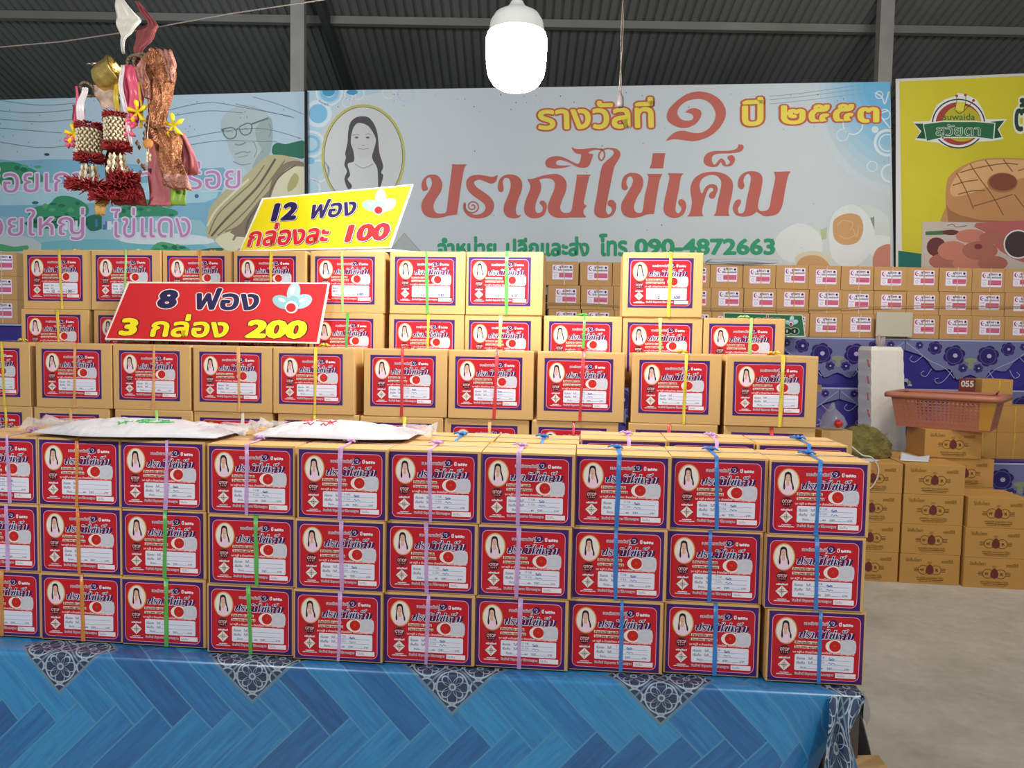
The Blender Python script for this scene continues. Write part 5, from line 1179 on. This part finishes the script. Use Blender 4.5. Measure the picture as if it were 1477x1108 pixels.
paper('white paper sheet with a curled corner right of the netting bundle, under the basket', [(1300, 659), (1341, 661), (1339, 667), (1298, 665)], zt, lambda s, q_: .03*(1-q_)*(1-s)**2+.02*max(0, s-.6)*2.2*(1-q_))
paper('white paper sheet lying left of the netting bundle next to the front cartons', [(1218, 662), (1255, 662), (1270, 666), (1206, 670)], zt, lambda s, q_: .045*max(0, .4-s)*(1-q_))
q = [hity(x, y, 4.36) for x, y in ((1215, 656), (1222, 645), (1235, 644), (1255, 660), (1268, 663), (1277, 676), (1277, 690), (1270, 705), (1262, 712))]
bm = bmesh.new(); tube(bm, [Vector(crom([(p_.x, p_.z) for p_ in q], 4, False)[i]).to_3d() for i in range(len(crom([(p_.x, p_.z) for p_ in q], 4, False)))], .004, 5)
for v in bm.verts: v.co = Vector((v.co.x, WO.y-.115*(v.co.x-WO.x)-.009+v.co.z, v.co.y))
tag(obj('string', bm, mats=mat('white_string', (226, 220, 200), .7)), 'loose white string hanging over the front of the floor-stack cartons', 'string')

# clear bag with red knob right of the middle tier
q = hit(1200, 630, a2+n2*.08, n2)
t = thing('clear_bag', 'clear plastic bag with a red knob beside the right end of the middle tier', 'bag', (q.x, q.y, BAGZ), 0)
bm = bmesh.new(); lathe(bm, [(0, 0), (.028, .0), (.034, .014), (.026, .035), (.009, .055), (.003, .07)], 14)
for v in bm.verts: v.co.x += .004*math.sin(v.co.z*90); v.co.y += .004*math.cos(v.co.z*70)
obj('clear_film', bm, t, mat('clear_film', (200, 205, 215), .15, alpha=.35))
bm = bmesh.new(); bmesh.ops.create_uvsphere(bm, u_segments=14, v_segments=8, radius=.011); bmesh.ops.translate(bm, verts=bm.verts, vec=(0, -.036, .018)); obj('red_knob', bm, t, mat('red_plastic', (206, 36, 30), .3), smooth=True)
obj('box_pad', newbox(-.04, .04, -.03, .045, -(BAGZ-TZ-.004), -.001), t, CARD)

# ------------------------------------------------------------------ big LED bulb hanging over the cartons
BY = 1.72
a = hity(745, 62, BY)
t = thing('hanging_bulb', 'large lit white LED bulb hanging above the cartons', 'lamp', a)
k_ = BY/F/ math.cos(PIT)
ym = lambda y: -(y-62)*BY/F
rad = lambda r: r*BY/F
prof = [(.001, 126), (12, 126), (24, 124), (33, 118), (39, 108), (41.5, 96), (42.5, 80), (43, 66), (43, 58), (41, 51)]
bm = bmesh.new(); lathe(bm, [(rad(r), ym(y)) for r, y in prof], 40)
GLOW = bpy.data.materials.new('bulb_glow'); GLOW.use_nodes = True; p_ = GLOW.node_tree.nodes['Principled BSDF']; p_.inputs['Emission Color'].default_value = (1, .985, .95, 1)
area = math.pi*2*rad(43)*rad(75)+math.pi*rad(40)**2
p_.inputs['Emission Strength'].default_value = BULB_POWER/(math.pi*area); p_.inputs['Base Color'].default_value = (.9, .9, .9, 1)
obj('diffuser', bm, t, GLOW)
bm = bmesh.new(); lathe(bm, [(rad(r), ym(y)) for r, y in ((41.2, 50.8), (38.5, 44), (37, 34), (31, 24), (22, 19), (14, 14), (10, 9), (8.5, 5.5), (6, 4.2), (.1, 4))], 40)
obj('housing', bm, t, mat('bulb_housing', (235, 235, 228), .35, emit=.12))
bm = bmesh.new(); lathe(bm, [(rad(7), ym(4.5)), (rad(8.5), ym(2)), (rad(8.5), ym(-14)), (rad(4), ym(-20)), (.001, ym(-20))], 20); obj('lamp_holder', bm, t, mat('black_holder', (40, 40, 40), .5))
cy_ = a.y
def to_roof(p): return Vector((p.x, p.y, roofz(p.y)-.0))
bm = bmesh.new(); tube(bm, [(0, 0, ym(-18)), (.01, 0, 1.0), (0, 0, roofz(BY)-a.z)], .003, 5); obj('cable', bm, t, mat('dark_cord', (38, 38, 42), .8))
# empty lamp holder on a twisted cord
a = hity(893.5, 170, 2.1)
t = thing('empty_lamp_holder', 'small grey empty lamp holder dangling on a twisted wire before the white banner', 'lamp holder', a)
u_ = 2.1/F
bm = bmesh.new(); lathe(bm, [(.001, 15*u_), (5.2*u_, 15*u_), (5.6*u_, 18*u_), (5.2*u_, 28*u_), (3.2*u_, 32*u_), (1.6*u_, 36*u_), (.001, 37*u_)], 16); obj('holder', bm, t, mat('grey_bakelite', (92, 84, 80), .6))
for ph in (0, math.pi):
    bm = bmesh.new(); zc = 36*u_; pts = []
    zt_ = roofz(2.1)-a.z
    for k in range(60):
        z = zc+(zt_-zc)*k/59; pts.append((.003*math.cos(ph+k*1.1)-3*u_*math.sin(min(1, k/20)*1.5)*1.0+.004*math.sin(k*.3), .003*math.sin(ph+k*1.1), z))
    tube(bm, pts, .0013, 5); obj('wire', bm, t, mat('brown_wire', (110, 96, 84), .6))

# ------------------------------------------------------------------ rope and hanging offering bundle
rp = [(-120, 84), (0, 68), (90, 60), (170, 48), (232, 38), (330, 20), (450, 2), (560, -16)]
bm = bmesh.new(); GY_ = 1.8
tube(bm, [hity(x, y, GY_) for x, y in rp], .0016, 6)
tag(obj('rope', bm, mats=mat('grey_rope', (122, 114, 108), .8)), 'thin pale rope stretched across under the roof behind the offering bundle', 'rope')
a = hity(178, 200, 1.75); U = 1.75/F
t = thing('hanging_offering', 'bundle of jasmine garlands, ribbons, flags and gold cloth hanging from the rope', 'garland bundle', a)
def g(px, py, d=0): return Vector(((px-178)*U, d, -(py-200)*U))
def sheet(name, rows, m, th=.0012, wob=.006, depth=0, seed=0, par=None):
    """rows: list of (xl, xr, y) in picture pixels about the bundle; cloth strip with folds"""
    bm = bmesh.new(); G = []; R = crom([(r[0], r[2]) for r in rows], 4, False); R2 = crom([(r[1], r[2]) for r in rows], 4, False); nn = 9
    for i, (l_, r_) in enumerate(zip(R, R2)):
        G.append([bm.verts.new(g(l_[0]+(r_[0]-l_[0])*j/(nn-1), l_[1], depth+wob*math.sin(j*1.9+i*.35+seed)+.004*math.sin(i*.8+seed))) for j in range(nn)])
    for A_, B_ in zip(G, G[1:]):
        for j in range(nn-1): bm.faces.new((A_[j], A_[j+1], B_[j+1], B_[j])).smooth = True
    o = obj(name, bm, par or t, m); md = o.modifiers.new('s', 'SOLIDIFY'); md.thickness = th; return o
REDC = mat('dark_red_fringe', (168, 34, 40), .7, bump=.8, bscale=150, var=.3, vscale=60)
PINK = mat('rose_cloth', (184, 104, 108), .7, var=.2, vscale=20); GOLD = mat('brass', (206, 176, 96), .3, metal=.8, bump=.4, bscale=40); 
JAS = mat('jasmine', (226, 214, 180), .6); LEAFG = mat('green_cloth', (134, 168, 60), .6); OLDG = mat('ochre_cloth', (206, 160, 84), .6); WRIB = mat('white_satin', (236, 224, 226), .3); PRIB = mat('pink_satin', (228, 92, 122), .35); YRIB = mat('yellow_satin', (206, 176, 52), .4); YB = mat('yellow_flower', (244, 214, 30), .5)
def seq_mat():
    m = mat('copper_sequins', (210, 142, 100), .3, metal=.5, bump=1, bscale=260, var=.55, vscale=130); return m
SEQ = seq_mat(); LACE = mat('copper_lace', (196, 138, 120), .6, bump=.8, bscale=120, var=.35, vscale=70)
sheet('white_flag', [(171, 174, -4), (172, 186, 12), (173, 199, 28), (174, 208, 40), (176, 196, 52), (179, 187, 64), (181, 185, 84)], mat('white_flag_cloth', (206, 202, 190), .7), wob=.003, depth=-.01)
sheet('red_flag', [(194, 200, 8), (201, 212, 22), (212, 224, 36), (204, 226, 44), (196, 220, 56), (192, 211, 70), (194, 204, 84), (196, 200, 92)], mat('faded_red_cloth', (132, 62, 66), .8), wob=.004, depth=.006)
bm = bmesh.new(); tube(bm, [g(172, 50, .01), g(166, 80, .01), g(166, 95, 0)], .0012, 5); tube(bm, [g(180, 50, 0), g(186, 84, .01), g(190, 92, 0)], .0012, 5); obj('hanging_cord', bm, t, mat('dark_cord', (38, 38, 42), .8))
# brass bell-shaped bowl lying on its side with chased rim
bm = bmesh.new(); lathe(bm, [(.001, 0), (.018, .002), (.030, .010), (.036, .028), (.037, .050), (.040, .054), (.040, .058), (.034, .058), (.030, .03)], 24)
o = obj('brass_bowl', bm, t, GOLD); o.location = g(141, 124, .0); o.rotation_euler = (0, math.radians(62), 0)
sheet('figured_band', [(140, 172, 128), (141, 176, 138), (146, 178, 148), (152, 177, 160)], mat('tan_figured', (196, 168, 146), .6, var=.4, vscale=50), wob=.003, depth=-.012)
bm = bmesh.new(); tube(bm, [g(142, 101, -.02), g(150, 98, -.01), g(160, 99, 0)], .003, 8); lathe(bm, [(.001, 0), (.008, 0), (.008, .003), (.001, .003)], 12, cx=g(141, 101).x, cy=-.024, cz=g(0, 104).z); obj('metal_spool', bm, t, mat('steel', (150, 145, 138), .35, metal=.8))
for cx, cy, r in ((128, 132, 9), (200, 98, 15), (209, 96, 15)):
    bm = bmesh.new(); tube(bm, [g(cx+r*math.cos(a_), cy+r*.8*math.sin(a_), .012*math.sin(a_)) for a_ in [k*math.pi/8 for k in range(16)]], .0035, 6, closed=True)
    obj('chain_loop', bm, t, mat('antique_silver', (142, 128, 104), .45, metal=.6, bump=.8, bscale=200))
# ribbons
sheet('yellow_ribbon', [(173, 179, 112), (172, 180, 135), (172, 180, 158), (172, 179, 175)], YRIB, wob=.001, depth=-.02)
sheet('white_ribbon', [(128, 136, 134), (122, 134, 150), (120, 132, 175), (118, 126, 205), (116, 122, 226)], WRIB, wob=.003, depth=-.022)
sheet('pink_ribbon', [(114, 118, 130), (113, 117, 170), (112, 117, 200)], PRIB, wob=.001, depth=-.01)
sheet('pink_ribbon', [(186, 202, 102), (184, 208, 122), (186, 212, 145), (192, 210, 168), (196, 204, 182)], PRIB, wob=.005, depth=-.022, seed=2)
sheet('white_ribbon', [(184, 190, 104), (183, 190, 130), (186, 192, 158), (192, 198, 184), (196, 200, 215)], WRIB, wob=.003, depth=-.03, seed=1)
sheet('yellow_ribbon', [(203, 207, 106), (208, 211, 130), (211, 214, 160), (208, 212, 190)], YRIB, wob=.001, depth=-.026)
# bows
def bow(cx, cy, m, r=.016, d=-.03, name='bow'):
    bm = bmesh.new()
    for k in range(5): a_ = k*1.257+.4; tube(bm, [g(cx, cy, d), g(cx, cy, d)+Vector((r*math.cos(a_), -.004, r*1.2*math.sin(a_))), g(cx, cy, d)+Vector((r*1.5*math.cos(a_+.15), .002, r*1.7*math.sin(a_+.15)))], [.002, .006, .0008], 6)
    obj(name, bm, t, m)
bow(119, 200, YB); bow(208, 168, YB, .018); bow(255, 184, YB, .018, -.02); bow(114, 210, PRIB, .010); bow(195, 192, PRIB, .014); bow(201, 180, PRIB, .010)
# figured dark stem and red backing cloths
sheet('red_cloth', [(102, 118, 152), (101, 122, 168), (108, 126, 184), (116, 122, 194)], mat('faded_red_cloth', (132, 62, 66), .8), wob=.005, depth=.01)
sheet('rose_cloth', [(150, 172, 195), (148, 176, 215), (146, 182, 240), (150, 200, 268), (160, 205, 292)], mat('red_backing', (150, 58, 54), .8, var=.3, vscale=30), wob=.006, depth=.015)
sheet('rose_cloth', [(208, 232, 165), (208, 240, 200), (209, 236, 235), (208, 250, 262), (208, 262, 288), (210, 232, 292)], PINK, wob=.006, depth=.014, seed=3)
sheet('rose_cloth', [(250, 262, 190), (254, 276, 220), (256, 284, 240), (256, 280, 248)], PINK, wob=.004, depth=.01, seed=5)
sheet('green_cloth', [(242, 262, 262), (243, 266, 276), (244, 266, 292)], LEAFG, wob=.002, depth=.004)
sheet('ochre_cloth', [(134, 156, 278), (136, 156, 292), (138, 152, 308)], OLDG, wob=.003, depth=.0)
# copper sequin cloth: three gathered lengths
sheet('sequin_cloth', [(222, 240, 80), (214, 256, 88), (214, 260, 104), (219, 258, 120), (219, 252, 140), (219, 250, 165), (226, 246, 190)], SEQ, th=.002, wob=.012, depth=-.024)
sheet('sequin_cloth', [(226, 248, 188), (226, 262, 200), (230, 266, 225), (234, 274, 250), (242, 278, 266), (252, 276, 272)], SEQ, th=.002, wob=.012, depth=-.020, seed=4)
sheet('lace_edge', [(240, 258, 84), (246, 260, 96), (250, 260, 110), (254, 261, 128)], LACE, wob=.008, depth=-.034, seed=3)
sheet('lace_edge', [(212, 222, 95), (208, 222, 110), (212, 226, 130), (220, 226, 150)], LACE, wob=.008, depth=-.03, seed=1)
sheet('lace_edge', [(240, 278, 252), (246, 280, 262), (256, 278, 272)], LACE, wob=.01, depth=-.03, seed=2)
# two woven jasmine cylinders with fringes
def fringe(bm, cx, cy, R, h, n_, out, rnd, d=-.02):
    for k in range(n_):
        a_ = 6.283*k/n_+rnd.uniform(-.1, .1); c_ = g(cx, cy, d)+Vector((R*.6*math.cos(a_), R*.6*math.sin(a_), rnd.uniform(-h, h)*.5)); e_ = g(cx, cy, d)+Vector((R*out*math.cos(a_), R*out*math.sin(a_), rnd.uniform(-h, h)))
        tube(bm, [c_, e_], [.0022, .0010], 4)
rnd = random.Random(5)
def garland(cx, ytop, ybot, rpx, d):
    gt = obj('jasmine_garland', bmesh.new(), t); bm = bmesh.new(); R = rpx*U; tube(bm, [g(cx, ytop-4, d), g(cx, ybot+4, d)], R*.82, 16)
    gt.data.materials.append(mat('garland_core', (150, 120, 90), .8)); bm.to_mesh(gt.data); bm.free()
    bm = bmesh.new(); rows = 7; n_ = 16
    for r in range(rows):
        for k in range(n_):
            a_ = 6.283*(k+.5*(r % 2))/n_; z = ytop+(ybot-ytop)*(r+.5)/rows; c_ = g(cx, z, d)+Vector((R*.92*math.cos(a_), R*.92*math.sin(a_), 0)); s_ = 1 if r % 2 else -1
            tg = Vector((-math.sin(a_), math.cos(a_), 0))*s_
            tube(bm, [c_-tg*.003-Vector((0, 0, .004)), c_+Vector((math.cos(a_), math.sin(a_), 0))*.0015, c_+tg*.003+Vector((0, 0, .004))], [.0009, .0029, .0009], 5)
    stuff(obj('jasmine_buds', bm, gt, JAS, True))
    bm = bmesh.new()
    for yy in (ytop-7, ytop-3): fringe(bm, cx, yy, R, .005, 60, 1.15, rnd, d)
    for yy in (ybot+2, ybot+6, ybot+9): fringe(bm, cx, yy, R, .005, 60, 1.25, rnd, d)
    stuff(obj('red_fringe', bm, gt, REDC))
    bm = bmesh.new()
    for k in range(7):
        a_ = 6.283*k/7+.3
        for q_ in range(3):
            c_ = g(cx, ybot+20+q_*9, d)+Vector((R*(.55+.12*q_)*math.cos(a_), R*(.55+.12*q_)*math.sin(a_), 0)); tube(bm, [c_+Vector((0, 0, .008)), c_, c_-Vector((0, 0, .008))], [.0012, .0042, .0016], 6)
    stuff(obj('hanging_buds', bm, gt, JAS, True))
    return gt
garland(138, 193, 226, 16, -.026); garland(177, 178, 210, 16, -.026)
bm = bmesh.new()
for cx, cy, R, n_ in ((140, 270, .052, 150), (125, 266, .028, 70), (165, 284, .042, 120), (186, 256, .030, 130), (190, 262, .022, 60), (195, 282, .022, 60), (180, 268, .028, 90)):
    for q_ in range(3): fringe(bm, cx, cy+q_*3-3, R, .010, n_//3, 1.1, rnd, -.02)
stuff(obj('red_tassel_fringe', bm, t, REDC))
for cx, cy, R in ((132, 268, .020), (150, 272, .022), (168, 280, .020), (186, 258, .017), (190, 278, .014), (114, 264, .010)):
    bm = bmesh.new(); bmesh.ops.create_icosphere(bm, subdivisions=3, radius=R)
    for v in bm.verts: v.co *= 1+rnd.uniform(-.12, .12); v.co.z *= .6
    o = obj('tassel', bm, t, REDC); o.location = g(cx, cy, -.016)
bm = bmesh.new()
for k in range(46):
    cx, cy = rnd.choice([(rnd.uniform(145, 160), rnd.uniform(130, 245)), (rnd.uniform(196, 214), rnd.uniform(175, 262)), (rnd.uniform(118, 130), rnd.uniform(228, 262))]); c_ = g(cx, cy, rnd.uniform(-.012, .008)); tube(bm, [c_+Vector((0, 0, .006)), c_, c_-Vector((0, 0, .006))], [.001, .0045, .001], 6)
stuff(obj('dried_blossoms', bm, t, mat('dried_brown', (132, 98, 76), .8, var=.4, vscale=60), True))
bm = bmesh.new(); bmesh.ops.create_icosphere(bm, subdivisions=2, radius=.012); o = obj('medallion', bm, t, mat('amber', (196, 128, 54), .5)); o.location = g(223, 212, -.034); o.scale = (1, .4, 1)
bm = bmesh.new()
for k in range(5): c_ = g(224+(k % 2)*4-2, 226+k*2.4, -.034); tube(bm, [c_+Vector((0, 0, .005)), c_, c_-Vector((0, 0, .005))], [.001, .0036, .001], 6)
tube(bm, [g(225, 170, -.03), g(223, 200, -.036), g(224, 226, -.034)], .0010, 5); obj('bud_pendant', bm, t, JAS)
print('objects', len(bpy.data.objects), 'tris approx', sum(len(m.polygons) for m in bpy.data.meshes))
